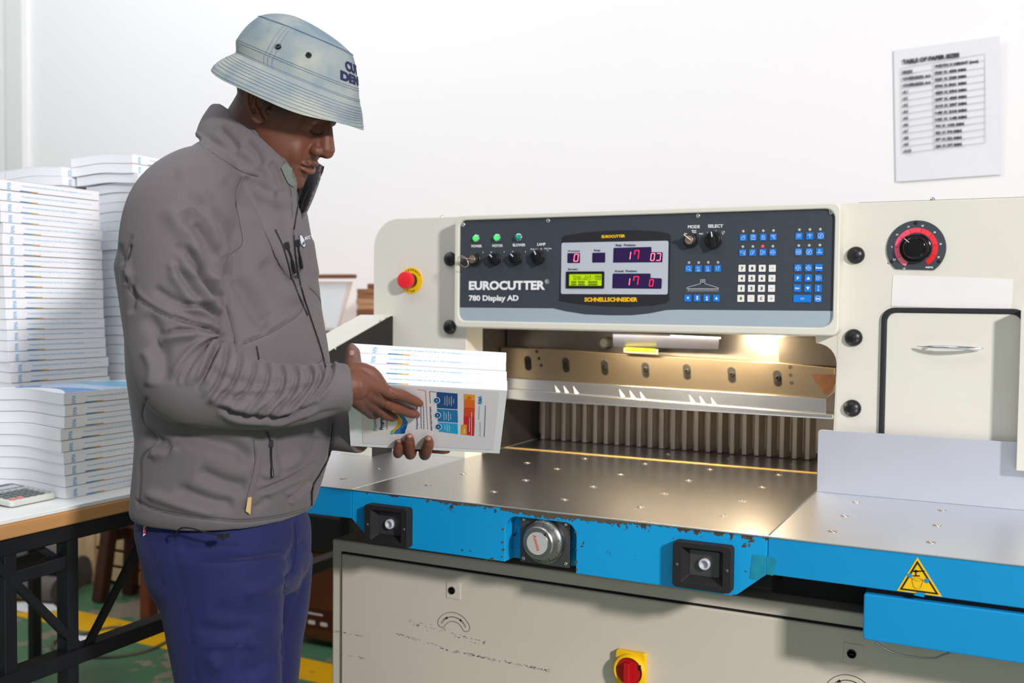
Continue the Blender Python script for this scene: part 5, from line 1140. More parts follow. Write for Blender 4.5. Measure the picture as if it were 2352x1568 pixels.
# zips
def zipper(mb, pts, w=.0022, n=90):
    q = onsurf(pts, jbv, .0012, 8)
    if len(q) < 3: return
    mb.tube(q, w*.55, 0, 6, flat=.5); q2 = onsurf(pts, jbv, .0022, 26)
    for i in range(0, len(q2)-1, 2):
        t = q2[min(i+1, len(q2)-1)]-q2[i]
        if np.linalg.norm(t) < 1e-5: continue
        mb.bar(q2[i], q2[i]+t/np.linalg.norm(t)*.0012, w*.9, .0012, TO, 1)
b = MB(); zipper(b, [(676, 540), (681, 600), (691, 660), (712, 728), (735, 798), (747, 845)]); subpart(b, 'front_zip', ['zip_black', 'zip_teeth'], jacket); b = MB(); zipper(b, [(764, 972), (757, 1040), (735, 1085), (717, 1120), (716, 1178)])
subpart(b, 'front_zip', ['zip_black', 'zip_teeth'], jacket)
b = MB(); zipper(b, [(632, 527), (648, 560), (660, 600), (672, 645), (690, 690), (705, 725)], .0022); subpart(b, 'chest_pocket_zip', ['zip_black', 'zip_teeth'], jacket)
b = MB(); zipper(b, [(588, 795), (594, 826)], .0022); subpart(b, 'side_pocket_zip', ['zip_black', 'zip_teeth'], jacket); b = MB(); zipper(b, [(612, 992), (622, 1020), (620, 1045)], .0022); subpart(b, 'side_pocket_zip', ['zip_black', 'zip_teeth'], jacket)
def puller(pts, r0, knob, par=None):
    q = onsurf(pts, jbv, .004, 4); b = MB().tube(q, .0013, 0, 6); e = q[-1]; d = q[-1]-q[-3]; d /= np.linalg.norm(d)
    b.tube([e-d*.002, e+d*knob*.5, e+d*knob], [r0*.7, r0, r0*.95], 0, 10); b.ball(e+d*knob, r0*.95, 0, 10, 6); b.bar(q[0]-d*.009, q[0]+d*.002, .006, .004, TO, 1); subpart(b, 'zip_puller', ['zip_black', 'zip_teeth'], jacket)
puller([(683, 562), (684, 575), (686, 590)], .0028, .018); puller([(660, 568), (666, 585), (669, 600)], .0030, .018); puller([(620, 1022), (620, 1050), (622, 1078)], .0026, .012)
# chest logo, side tags
b = MB(); lb = [hit(x, y, jbv, .0012) for x, y in [(686, 541), (692, 539), (697, 548), (701, 562), (697, 569), (690, 560)]]
if all(p is not None for p in lb): b.add(lb, [tuple(range(6))], 0); c_ = [hit(x, y, jbv, .0016) for x, y in [(685.5, 541), (688, 540.5), (689.5, 546), (687, 547)]]; b.add(c_, [(0, 1, 2, 3)], 1)
if all(p is not None for p in lb): b.tube([np.array(p)+TO*.0004 for p in lb], .0007, 2, 5, True)
def jtext(s, x0, y0, x1, y1, h, mi, lift=.0015):
    V, F = text_mesh(s, .04, 1.); xa, xb = V[:, 0].min(), V[:, 0].max(); Q = []
    for p in V:
        u_ = (p[0]-xa)/(xb-xa); q = hit(x0+(x1-x0)*u_-(y1-y0)*p[1]*0, y0+(y1-y0)*u_-p[1]/CAPH*h, jbv, lift); Q.append(q if q is not None else (Q[-1] if Q else np.zeros(3)))
    b.add(Q, F, mi)
jtext('INOC', 698, 552, 711, 548.5, 8, 0)
subpart(b, 'chest_logo', [mat('thread_white', 'D8D6DE', .7, var=.05), mat('thread_gold', 'D0A040', .7, var=.05), 'print_navy'], jacket)
def tagq(pts, m_, name, lines=(), lift=.004):
    Q = [hit(x, y, jbv, l_) if hit(x, y, jbv, l_) is not None else dep(x, y, 1.56) for (x, y), l_ in zip(pts, (.001, .001, lift, lift))]; n = np.cross(Q[1]-Q[0], Q[3]-Q[0]); n /= np.linalg.norm(n); n = n if n@TO > 0 else -n
    b = MB().add(Q+[q-n*.0008 for q in Q], [(0, 1, 2, 3), (7, 6, 5, 4)]+[(i, (i+1) % 4, 4+(i+1) % 4, 4+i) for i in range(4)]); return subpart(b, name, m_, jacket), Q, n
tagq([(570, 1142), (577, 1140), (570, 1177), (557, 1173)], mat('tag_gold', 'BFA26C', .7, var=.1), 'side_tag', lift=.007)

# zip teeth along both edges of the open collar
b = MB()
q = onsurf([(686, 416), (687, 440), (684, 470), (679, 500), (675, 526)], jbv, .001, 10); 
if len(q) > 3: b.tube(q, .0012, 0, 5)
q = [dep(*p) for p in spl([(738, 382, 1.79), (734, 398, 1.79), (721, 423, 1.79), (706, 453, 1.785), (693, 486, 1.77), (680, 520, 1.70)], 30)]
b.tube(q, .0042, 2, 8); b.tube([p+TO*.0035+RT*.003 for p in q], .0012, 0, 5)
for i in range(0, len(q)-1, 3): t = q[i+1]-q[i]; t /= np.linalg.norm(t)+1e-9; b.bar(q[i]+TO*.003+RT*.004, q[i]+TO*.003+RT*.004+t*.0012, .004, .0012, TO, 1)
subpart(b, 'collar_zip', ['zip_black', 'zip_teeth', 'jacket'], jacket)

P = [(645, 385), (654, 376), (668, 388), (680, 401), (684, 412), (679, 424), (671, 429), (661, 420), (652, 403)]
Q = [hit(x, y, jbv, .003) for x, y in P]; c_ = hit(667, 404, jbv, .003)
if all(q is not None for q in Q+[c_]): subpart(MB().add([c_]+Q, [(0, i+1, (i+1) % len(Q)+1) for i in range(len(Q))]), 'zip_garage', 'lining_green', jacket)
# --- trousers
b = MB()
rings(b, [(318, 1120, 700, 1140, 1.735, .150), (308, 1180, 704, 1190, 1.735, .158), (306, 1205, 714, 1212, 1.735, .170), (316, 1240, 716, 1250, 1.735, .176), (334, 1310, 714, 1315, 1.735, .172), (362, 1365, 690, 1365, 1.735, .15)], ex=2.2)
def leg(pts): limb(b, pts, 6, 30)
def foot_pt(px_, d_, z): return None
NL = [(512, 1270, 1.66, 150), (512, 1350, 1.655, 142), (516, 1430, 1.65, 132), (524, 1500, 1.65, 126), (530, 1570, 1.65, 121), (536, 1700, 1.66, 112), (530, 1850, 1.68, 100), (520, 2000, 1.70, 88), (512, 2150, 1.72, 84), (508, 2290, 1.735, 82)]
FL_ = [(590, 1280, 1.83, 128), (592, 1380, 1.84, 118), (586, 1470, 1.85, 108), (580, 1568, 1.86, 104), (574, 1700, 1.88, 98), (568, 1850, 1.90, 88), (560, 2000, 1.92, 80), (556, 2130, 1.93, 76), (554, 2200, 1.94, 74)]
leg(NL); leg(FL_)
TV, TF = remesh(b, .006, 7, .5)
ST = [([(652, 1568), (650, 1480), (653, 1400), (655, 1330), (672, 1310), (680, 1260), (678, 1200)], 4, 4, 's'), ([(400, 1250), (460, 1262), (520, 1256), (560, 1262)], 12, 6, 'v'), ([(398, 1232), (450, 1226), (520, 1236)], 8, 3, 'r'),
      ([(400, 1215), (400, 1280), (418, 1350), (432, 1420), (440, 1480), (452, 1568)], 3, 2.4, 's'), ([(338, 1235), (352, 1290), (375, 1352)], 3, 2.4, 's'), ([(440, 1474), (500, 1476), (560, 1476), (615, 1462)], 4, 5, 'l'),
      ([(655, 1325), (610, 1350), (560, 1365)], 14, 3, 'r'), ([(640, 1400), (560, 1410), (480, 1400)], 22, 2, 'v'), ([(450, 1440), (520, 1450), (590, 1440)], 14, 3, 'v'), ([(640, 1490), (600, 1530), (560, 1560)], 14, 3, 'v'), ([(640, 1500), (656, 1490)], 5, 3, 'v'),
      ([(560, 1480), (575, 1510), (560, 1550)], 12, 3, 'v'), ([(700, 1300), (690, 1360), (660, 1440)], 5, 1.5, 's'), ([(700, 1240), (660, 1290)], 12, 3, 'v'), ([(480, 1500), (500, 1540)], 14, 3, 'r')]
ST = [(p_, w_, min(h_*2, .5*w_) if k_ in 'vrf' else h_*1.3, k_) for p_, w_, h_, k_ in ST]
TV = strokes(TV, TF, ST)
trousers = obj('trousers', TV, TF, 'trousers', person)
tbv = BVHTree.FromPolygons([tuple(v) for v in TV], TF)
b = MB()
for i in (0, 3, 4, 5):
    q = onsurf(ST[i][0], tbv, .0003)
    if len(q) > 3: b.tube(q, .0008, 0, 5)
subpart(b, 'stitching', 'trouser_seam', trousers)
q = [hit(x, y, tbv, .003) for x, y in [(335, 1190), (341, 1192), (337, 1228), (332, 1232)]]
b = MB().add(q+[p-TO*.001 for p in q], [(0, 1, 2, 3), (4, 5, 6, 7)]+[(i, (i+1) % 4, 4+(i+1) % 4, 4+i) for i in range(4)], 0)
V, F = text_mesh('beck', .05, 1.); Q = []
for p in V: t_ = p[0]/V[:, 0].max(); h_ = p[1]/.75; Q.append(hit(334+.5+6*(1-h_)*.85, 1226-32*t_, tbv, .0045))
b.add(Q, F, 1); subpart(b, 'pocket_tab', [mat('tab_white', 'E6DEDE', .7, var=.03), mat('tab_red', 'C8202C', .6, var=0)], trousers)
# drawcord hanging under the jacket hem
q = [dep(x, y, d_) for x, y, d_ in [(401, 1236, 1.545), (405, 1222, 1.54), (418, 1212, 1.535), (440, 1213, 1.53), (465, 1220, 1.528), (490, 1226, 1.527), (512, 1228, 1.527)]]
b = MB().tube(spl(q, 5), .0014, 0, 6); b.bar(dep(500, 1232, 1.53), dep(525, 1229, 1.53), .006, .006, TO, 0); b.tube([dep(512+4*math.cos(t), 1236+4*math.sin(t), 1.528) for t in np.linspace(0, 6.28, 12)[:-1]], .0009, 0, 5, True)
subpart(b, 'drawcord', 'zip_black', jacket)
# shoes
def shoe(px_, py_, d_):
    c = dep(px_, py_, d_); F0 = RT*math.cos(R_(12))+np.array([-RT[1], RT[0], 0])*-math.sin(R_(12)); F0[2] = 0; F0 /= np.linalg.norm(F0); S0 = np.cross(Z_, F0); b = MB(); c = np.array([c[0], c[1], 0])
    R2 = [(-.09, .030, .02, .10), (-.075, .036, .0, .105), (-.02, .037, .0, .11), (.05, .042, .0, .085), (.11, .048, .0, .062), (.17, .044, .0, .050), (.205, .026, .004, .034)]; V = []; n = 20
    for x, hw, z0, z1 in R2:
        for i in range(n):
            t = 2*math.pi*i/n; V.append(c+F0*x+S0*hw*math.copysign(abs(math.cos(t))**.8, math.cos(t))+Z_*(max(.0, (z0+z1)/2+(z1-z0)/2*math.sin(t)*1.0)))
    Fs = [(j*n+i, j*n+(i+1) % n, (j+1)*n+(i+1) % n, (j+1)*n+i) for j in range(len(R2)-1) for i in range(n)]+[tuple(range(n))[::-1], tuple(range((len(R2)-1)*n, len(R2)*n))]
    b.add(V, Fs, 0, True); b.build('shoe', 'shoe', person)
shoe(508, 2290, 1.735); shoe(554, 2200, 1.94)

# --- body: head, neck, hidden core, arms and hands in one surface
HO = dep(650, 249, 1.69); hF, hSd, hUp = frame(12, 27, 12)
hl_ = lambda x, y, z: HO+hF*x+hSd*y+hUp*z
AX = (hF, hSd, hUp)
b = MB()
def hb_(x, y, z, rx_, ry, rz_, both=False, rot=None):
    ax = AX
    if rot: c0, s0 = math.cos(R_(rot)), math.sin(R_(rot)); ax = (hF*c0+hUp*s0, hSd, hUp*c0-hF*s0)
    eball(b, hl_(x, y, z), (rx_, ry, rz_), ax)
    if both: eball(b, hl_(x, -y, z), (rx_, ry, rz_), ax)
def hring(rs, seg=48, pw=1.):
    V = []
    for (z, xf, xb, w_, nf) in rs:
        xc = xb+(xf-xb)*.46
        for i in range(seg):
            t = 2*math.pi*i/seg; c_, s_ = math.cos(t), math.sin(t)
            if c_ >= 0: x = xc+(xf-xc)*c_; y = w_*math.copysign(abs(s_)**nf, s_)
            else: x = xc+(xc-xb)*c_; y = w_*s_
            V.append(hl_(x, y, z))
    n = len(rs); b.add(V, [(j*seg+i, j*seg+(i+1) % seg, (j+1)*seg+(i+1) % seg, (j+1)*seg+i) for j in range(n-1) for i in range(seg)]+[tuple(range(seg))[::-1], tuple(range((n-1)*seg, n*seg))], 0, True)
hring([(-.122, .060, .016, .020, 1.), (-.116, .072, .004, .032, 1.05), (-.104, .0790, -.012, .044, 1.05), (-.088, .0790, -.020, .052, 1.), (-.073, .0820, -.026, .057, .98), (-.058, .0840, -.032, .060, .95), (-.044, .0830, -.045, .0625, .95), (-.026, .0800, -.060, .0645, .95),
       (-.012, .0800, -.074, .067, .92), (.004, .0800, -.084, .069, .9), (.018, .0840, -.090, .0705, .88), (.032, .0895, -.094, .0725, .88), (.05, .0890, -.088, .0690, .9), (.065, .0780, -.080, .060, .95), (.08, .0620, -.068, .050, 1.), (.092, .040, -.046, .034, 1.), (.098, .020, -.028, .02, 1.)])
# nose
for t in np.linspace(0, 1, 9): hb_(.0830+.0180*t**1.1, 0, .014-.042*t, .0085+.0040*t, .0100+.0055*t, .009+.002*t)
[hb_(.0765+.0100*t, 0, .008-.040*t, .0120, .0105+.0065*t, .010) for t in np.linspace(0, 1, 9)]
hb_(.1005, 0, -.0335, .0130, .0150, .0115); hb_(.0895, .0155, -.0365, .0115, .0080, .0092, True); hb_(.090, 0, -.0415, .010, .007, .006)
# lips, chin, cheeks, brow, lids, jaw corners
hb_(.0840, .0, -.0615, .0085, .0160, .0062, False, 14); hb_(.0800, .013, -.0640, .0085, .0135, .0048, True); hb_(.0825, .0, -.0750, .0092, .0165, .0070, False, -10); hb_(.0790, .012, -.0735, .0076, .011, .0050, True)
hb_(.067, 0, -.1060, .0140, .020, .0125); hb_(.058, .030, -.050, .020, .018, .026, True)
for t in np.linspace(0, 1, 7): hb_(.0865-.020*t*t, .010+.035*t, .0330+.004*math.sin(t*3), .0080, .011, .0075, True)
hb_(.0700, .0315, .0110, .0140, .0165, .0128, True); hb_(.062, .032, -.006, .015, .016, .010, True); hb_(.080, 0, -.052, .007, .018, .010)
# ear
def ear(sg):
    o = np.array([.008, sg*.0685, .009])
    E = lambda x, y, z: hl_(o[0]+x, o[1]+sg*y, o[2]+z)
    out = spl([(.008, .003, .006), (.006, .010, .018), (-.002, .0165, .028), (-.014, .021, .032), (-.025, .0225, .024), (-.0285, .021, .008), (-.026, .0175, -.008), (-.018, .012, -.021), (-.009, .0075, -.030), (-.001, .005, -.031), (.004, .003, -.024)], 5)
    n = len(out); rad = [.0030+.0008*math.sin(3.14*i/n)+(.0016 if i > n*.75 else 0) for i in range(n)]
    b.tube([E(*p) for p in out], rad, 0, 10)
    inn = spl([(.002, .002, .010), (-.006, .008, .018), (-.015, .012, .014), (-.018, .0115, .000), (-.014, .008, -.012), (-.006, .004, -.016)], 5); b.tube([E(*p) for p in inn], .0026, 0, 8)
    # back plate joining the rim to the head
    P = [E(p[0], p[1]-.0035, p[2]) for p in out]; c_ = E(-.008, -.001, .0); Pb = [E(p[0]*.8, -.006, p[2]*.8) for p in out]
    V = P+Pb+[c_]; F = [(i, i+1, n+i+1, n+i) for i in range(n-1)]+[(i, i+1, 2*n) for i in range(n-1)]+[(n+i, n+i+1, 2*n) for i in range(n-1)]+[(0, n, 2*n), (n-1, 2*n-1, 2*n)]; b.add(V, F, 0, True)
    eball(b, E(.007, .001, -.010), (.004, .003, .006), AX); eball(b, E(-.006, .0055, -.024), (.008, .004, .007), AX)
ear(1); ear(-1)
# neck and core
nk = [hl_(-.020, 0, -.010), hl_(-.026, 0, -.045), hl_(-.040, 0, -.085), hl_(-.060, 0, -.125), dep(548, 400, 1.735), dep(540, 480, 1.735)]
b.tube(spl(nk, 5), list(np.interp(np.linspace(0, 5, 26), [0, 1, 2, 3, 4, 5], [.060, .062, .060, .062, .070, .08])), 0, 30)
def thin(pts, k=5): limb(b, pts, k, 18)
thin([(540, 470, 1.735, 100), (520, 600, 1.735, 130), (515, 800, 1.735, 125), (515, 1000, 1.735, 125), (512, 1180, 1.735, 130), (512, 1300, 1.735, 110)])
thin([(520, 440, 1.72, 60), (450, 450, 1.60, 62), (415, 560, 1.555, 62), (405, 720, 1.54, 56), (410, 840, 1.53, 54), (470, 888, 1.53, 56), (600, 900, 1.54, 48), (700, 898, 1.555, 42), (770, 888, 1.565, 36), (800, 884, 1.57, 36)])
thin([(560, 440, 1.76, 60), (590, 480, 1.87, 60), (600, 600, 1.93, 60), (615, 780, 1.95, 52), (645, 905, 1.93, 50), (710, 955, 1.87, 42), (780, 985, 1.80, 36), (835, 1003, 1.765, 32)])
thin([(512, 1280, 1.66, 80), (520, 1500, 1.65, 80), (532, 1750, 1.665, 64), (515, 2050, 1.70, 56), (508, 2330, 1.735, 44)]); thin([(590, 1280, 1.83, 75), (580, 1568, 1.86, 72), (568, 1850, 1.90, 60), (556, 2130, 1.93, 50), (554, 2235, 1.94, 42)])
# hands: every digit is its own tapering chain rooted in the palm
def chain(P, R, k=4, seg=16):
    Q = spl([tuple(p)+(r_,) for p, r_ in zip(P, R)], k); b.tube([q[:3] for q in Q], [q[3] for q in Q], 0, seg)
    for q, (p, r_) in zip((Q[0], Q[-1]), ((P[0], R[0]), (P[-1], R[-1]))): eball(b, q[:3], (r_, r_, r_), seg=14, rings_=10)
def palm(rows):
    """rows: list of (points across, thickness); skin over them"""
    for row, r_ in rows:
        for i in range(len(row)-1):
            a, e = np.array(row[i]), np.array(row[i+1])
            for t in np.linspace(0, 1, 5): eball(b, a+(e-a)*t, (r_, r_, r_), seg=12, rings_=8)
c5 = lambda x, y, l_: cov(x, y, l_)
# right hand (near): back of the hand across the spines, fingers along the printed cover
wr_ = [dep(798, 868, 1.572), dep(798, 905, 1.572)]
K = [cov(884, 872, .022), cov(879, 893, .022), cov(866, 912, .020), cov(852, 926, .018)]     # knuckles
wt = [dep(812, 866, 1.574), dep(812, 880, 1.570), dep(812, 893, 1.570), dep(812, 908, 1.574)]
for kx_, wx, r0, r1 in zip(K, wt, (.0185, .0175, .0165, .0150), (.0115, .0115, .0108, .0098)):
    for t in np.linspace(0, 1, 18): rr_ = r0*(1-t)+r1*t; p = wx*(1-t)+kx_*t; p = p+TO*.004*math.sin(math.pi*t); eball(b, p, (rr_, rr_, rr_), seg=14, rings_=10)
chain([K[0], cov(905, 880, .021), cov(923, 889, .017), cov(942, 902, .0125), cov(957, 912, .0095), cov(966, 918, .0080)], [.0112, .0098, .0098, .0084, .0080, .0058])
chain([K[1], cov(896, 905, .021), cov(914, 917, .018), cov(934, 931, .013), cov(951, 940, .0095), cov(959, 944, .0080)], [.0112, .0098, .0098, .0084, .0078, .0056])
chain([K[2], cov(876, 920, .020), cov(886, 932, .018), cov(895, 941, .0135), cov(904, 948, .0098), cov(908, 950, .0085)], [.0108, .0094, .0092, .0082, .0074, .0056])
chain([K[3], cov(855, 932, .017), cov(862, 937, .014), cov(870, 939, .010), cov(876, 941, .009)], [.0098, .0086, .0080, .0072, .0056])
tb = [dep(806, 868, 1.575), dep(810, 850, 1.580), spn(812, 834, .020), spn(811, 820, .0125), spn(808, 809, .0095)]
chain(tb, [.017, .0150, .0122, .0112, .0085]); chain([tb[1], dep(835, 852, 1.585), dep(858, 862, 1.59), K[0]], [.0150, .0130, .0115, .0112])
chain([dep(770, 888, 1.565), dep(800, 886, 1.568), dep(815, 886, 1.572)], [.026, .026, .024])
# left hand (far): palm behind the pile, fingers curling up over the fore edge onto the cover
e0 = lambda y: hO-hS*HW_+hA*y    # fore edge of the nearest book
def edge_pt(px_, dn, back): # point near the fore edge under pixel column px_
    v_ = loc(cov(px_, 1020))[1]; return e0(v_)-hS*dn-hN*back
LK = [(909, .0), (941, 0), (974, 0), (992, 0)]
for (px_, tipx, tipy, r_) in ((914, 916, 1003, .0088), (943, 941, 991, .0102), (976, 985, 996, .0104)):
    base = edge_pt(px_, .016, .045); chain([base, edge_pt(px_, .020, .020), edge_pt(px_, .0155, .002), cov(px_+(tipx-px_)*.3, 1026, .0115), cov(tipx, tipy+13, .0100), cov(tipx, tipy+3, .0082)], [r_*1.1, r_*1.08, r_*1.02, r_*.98, r_*.92, r_*.64])
chain([edge_pt(975, .017, .035), edge_pt(992, .014, .016), edge_pt(1006, .010, .010), edge_pt(1020, .008, .007), edge_pt(1029, .007, .006)], [.0098, .0090, .0078, .0068, .0052])
PB = [edge_pt(914, .016, .045), edge_pt(943, .016, .045), edge_pt(976, .016, .045)]; LW = dep(838, 1003, 1.775)
palm([(PB, .0125)])
for p in PB+[edge_pt(975, .017, .035)]:
    for t in np.linspace(0, 1, 8): q = p*(1-t)+LW*t-hS*.006*math.sin(math.pi*t); r_ = .0125+.006*t; eball(b, q, (r_, r_, r_), seg=12, rings_=8)
chain([LW, edge_pt(880, .012, .085), edge_pt(900, .010, .098)], [.016, .013, .010])
BV, BF = remesh(b, .0019, 3, .5)
# relax the head, then sculpt on the dense surface
E_ = np.array([(f[i], f[(i+1) % len(f)]) for f in BF for i in range(len(f))]); cnt = np.bincount(E_.ravel(), minlength=len(BV))[:, None]
q_ = BV-HO; L3 = np.stack([q_@hF, q_@hSd, q_@hUp], 1); hm = (np.linalg.norm(L3, axis=1) < .17) & ~((abs(L3[:, 1]) > .070) & (L3[:, 2] > -.04) & (abs(L3[:, 0]) < .04)) & ~((L3[:, 0] > .078) & (L3[:, 2] < -.025) & (L3[:, 2] > -.085))
for it in range(9):
    A_ = np.zeros_like(BV); np.add.at(A_, E_[:, 0], BV[E_[:, 1]]); np.add.at(A_, E_[:, 1], BV[E_[:, 0]]); A_ /= cnt; BV[hm] = BV[hm]*.45+A_[hm]*.55
N = normals(BV, BF)
q_ = BV-HO; L3 = np.stack([q_@hF, q_@hSd, q_@hUp], 1)
def push(c, r_, amt, both=False):
    for s_ in ((1, -1) if both else (1,)):
        d_ = np.linalg.norm((L3-np.array([c[0], c[1]*s_, c[2]]))/np.array(r_), axis=1); f = np.exp(-d_*d_); BV[:] += (N*(amt*f)[:, None])*(d_ < 3)[:, None]
push((.084, .013, -.0685), (.02, .014, .0014), -.0034, True); push((.090, 0, -.0690), (.02, .012, .0013), -.0030)      # mouth line
push((.095, .0095, -.0445), (.006, .0038, .004), -.0050, True)                               # nostrils
push((.0835, .0275, -.034), (.004, .0032, .010), -.0028, True)                              # wing crease
push((.078, .027, -.052), (.007, .003, .012), -.0014, True); push((.076, 0, -.090), (.012, .014, .004), -.0020)
push((.081, .031, .0015), (.012, .018, .0013), -.0026, True)                                 # lid line
push((.078, .030, .0215), (.010, .016, .0022), -.0022, True)                                # upper lid fold
push((.074, .012, .010), (.008, .005, .009), -.0022, True); push((.088, 0, -.053), (.006, .0028, .005), -.0012)
push((.000, .085, .015), (.008, .03, .012), -.0030, True); push((.012, .077, .009), (.004, .02, .005), -.0035, True)
N = normals(BV, BF); q_ = BV-HO; L3 = np.stack([q_@hF, q_@hSd, q_@hUp], 1)
SB = [([(903, 884), (909, 893)], 1.6, .8, 'v'), ([(921, 880), (915, 893)], 1.6, 1.0, 'v'), ([(925, 883), (919, 896)], 1.6, .8, 'v'), ([(944, 895), (937, 906)], 1.4, .7, 'v'), ([(913, 911), (906, 923)], 1.6, 1.0, 'v'), ([(918, 913), (911, 926)], 1.6, .8, 'v'), ([(937, 926), (931, 936)], 1.4, .7, 'v'),
      ([(886, 925), (880, 936)], 1.5, .8, 'v'), ([(894, 937), (890, 945)], 1.4, .6, 'v'), ([(892, 884), (898, 900), (905, 908)], 2.2, 1.6, 'v'), ([(870, 902), (884, 915), (894, 928)], 2.2, 1.8, 'v'), ([(803, 824), (818, 824)], 1.5, .6, 'v'), ([(807, 845), (830, 850), (850, 858)], 5, 1.0, 'v'),
      ([(906, 1021), (924, 1021)], 1.6, .8, 'v'), ([(933, 1014), (952, 1014)], 1.6, .8, 'v'), ([(968, 1017), (990, 1018)], 1.6, .8, 'v'), ([(907, 1009), (924, 1009)], 1.4, .5, 'v')]
BV = strokes(BV, BF, SB)
# tint over the skin: close-cropped hair, lips, palms, and painted nostril shade
tint = np.ones((len(BV), 4)); x, y, z = L3.T; head = (np.linalg.norm(L3, axis=1) < .19) & (z > -.135)
def blend(mask, col): 
    m_ = np.clip(mask, 0, 1)[:, None]; tint[:, :3] = tint[:, :3]*(1-m_)+np.array(col)*m_
sig = lambda v: 1/(1+np.exp(-np.clip(v, -30, 30)))
hairline = sig((z-(.030+.0*x)+np.clip((-.005-x)*.9, -.05, .055))/.006)*sig((.062-x)/.006) ; side = sig((.052-x-abs(z-.02)*.1)/.005)*sig((z-.000)/.006)*sig((x+.0)/.004)
nape = sig((-x-.040)/.010)*sig((z+.055)/.010)
earm = np.exp(-(((x-.0)/.028)**2+((z-.011)/.038)**2))*(abs(y) > .0715)
blend(head*np.maximum(np.maximum(hairline, side), nape)*(1-np.clip(earm*3, 0, 1))*.95, (.24, .24, .28))
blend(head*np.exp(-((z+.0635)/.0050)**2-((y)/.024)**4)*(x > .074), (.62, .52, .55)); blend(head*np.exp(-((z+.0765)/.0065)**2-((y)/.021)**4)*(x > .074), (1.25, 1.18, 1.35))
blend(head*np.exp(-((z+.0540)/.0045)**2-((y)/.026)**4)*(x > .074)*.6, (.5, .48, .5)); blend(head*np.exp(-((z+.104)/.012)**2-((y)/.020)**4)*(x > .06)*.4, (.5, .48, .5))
blend(head*np.exp(-((x-.10)/.012)**2-((z+.0455)/.004)**2)*(abs(y) < .016)*(abs(y) > .004)*.8, (.25, .2, .2))  # shade of the nostril hollows painted into the tint
hand = ~head & (proj(BV)[:, 0] > 790)
for tx, ty in ((966, 918), (959, 944), (908, 950), (808, 809), (916, 1003), (941, 991), (985, 996), (1029, 1020)):
    P2 = proj(BV); blend(hand*np.exp(-((P2[:, 0]-tx)**2+(P2[:, 1]-ty)**2)/13.**2)*.5, (1.35, 1.22, 1.15))
body = obj('body', BV, BF, 'jacket', person)
ca_ = body.data.color_attributes.new('tint', 'FLOAT_COLOR', 'POINT'); ca_.data.foreach_set('color', tint.ravel())
m = mat('skin', '6B4131', .43, var=.10, vscale=60, bump=.25, bscale=1400, spec=.5, sss=.12)
nt = m.node_tree; at = nt.nodes.new('ShaderNodeAttribute'); at.attribute_name = 'tint'; mx = nt.nodes.new('ShaderNodeMix'); mx.data_type = 'RGBA'; mx.blend_type = 'MULTIPLY'; mx.inputs['Factor'].default_value = 1; mx.clamp_result = False
nt.links.new(nt.nodes['vary'].outputs['Result'], mx.inputs['A']); nt.links.new(at.outputs['Color'], mx.inputs['B']); nt.links.new(mx.outputs['Result'], nt.nodes['Principled BSDF'].inputs['Base Color'])
body.data.materials[0] = m
bbv = BVHTree.FromPolygons([tuple(v) for v in BV], BF)
# lashes and finger nails
b = MB(); q = onsurf([(712, 300), (722, 308), (733, 309), (741, 304)], bbv, .0004); 
if len(q) > 2: b.tube(q, .0007, 0, 6)
for i in range(7):
    a = hit(715+i*4, 304+3*math.sin(i*.5), bbv, .0005)
    if a is not None: b.tube([a, a+hF*.004-hUp*.003, a+hF*.0075-hUp*.0035], [.0003, .0002, .0001], 0, 4)
b.build('eyelashes', mat('lash', '120C0A', .6, var=0), person)
mat('nail', '95695A', .28, var=.04, vscale=200)
def nail(cx_, cy_, dx, dy, wpx, lpx):
    L = math.hypot(dx, dy); dx, dy = dx/L, dy/L; V = []; nn = 6; ok = True
    for i in range(nn+1):
        for j in range(nn+1):
            u_, v_ = (i/nn-.5), (j/nn-.5); k_ = 1-.35*max(0, abs(v_)*2-.3)**2; kk = 1-.25*max(0, abs(u_)*2-.4)**2
            p = hit(cx_+dx*u_*lpx*k_-dy*v_*wpx*kk, cy_+dy*u_*lpx*k_+dx*v_*wpx*kk, bbv, .0006)
            if p is None: return
            V.append(p)
    MB().add(V, [(i*(nn+1)+j, i*(nn+1)+j+1, (i+1)*(nn+1)+j+1, (i+1)*(nn+1)+j) for i in range(nn) for j in range(nn)], 0, True).build('fingernail', 'nail', body)
nail(962, 914, 1, .6, 12, 13); nail(954, 940, 1, .55, 11, 12); nail(903, 947, 1, .75, 10, 10); nail(808, 811, -.1, -1, 10, 12)
nail(916, 1008, 0, -1, 10, 13); nail(941, 997, -.1, -1, 13, 15); nail(984, 1003, .1, -1, 13, 15); nail(1026, 1019, 1, .05, 6, 9)

# --- bucket hat
HD = 1.69; hA_, hB_ = np.array([500., 157.]), np.array([828., 291.])
def hatring(bx, by, fx, fy, semi_b, roll=12., d_=HD):
    c = dep((bx+fx)/2, (by+fy)/2, d_); e = dep(fx, fy, d_)-dep(bx, by, d_); f = e/2; fu = f/np.linalg.norm(f)
    ft = fu*math.cos(R_(12))+np.cross(np.cross(fu, TO), fu)*math.sin(R_(12)); S0 = np.cross(np.cross(fu, TO), fu); S0 /= np.linalg.norm(S0); U0 = np.cross(S0, fu); U0 = U0 if U0@UP > 0 else -U0
    S1 = S0*math.cos(R_(roll))-U0*math.sin(R_(roll)); al = R_(12)
    a_ = math.sqrt(max(np.linalg.norm(f)**2-(semi_b*math.sin(al))**2, 1e-6))/math.cos(al); Fh = fu*math.cos(al)+S1*math.sin(al); Sh = S1*math.cos(al)-fu*math.sin(al)
    return c, Fh*a_, Sh*semi_b, U0
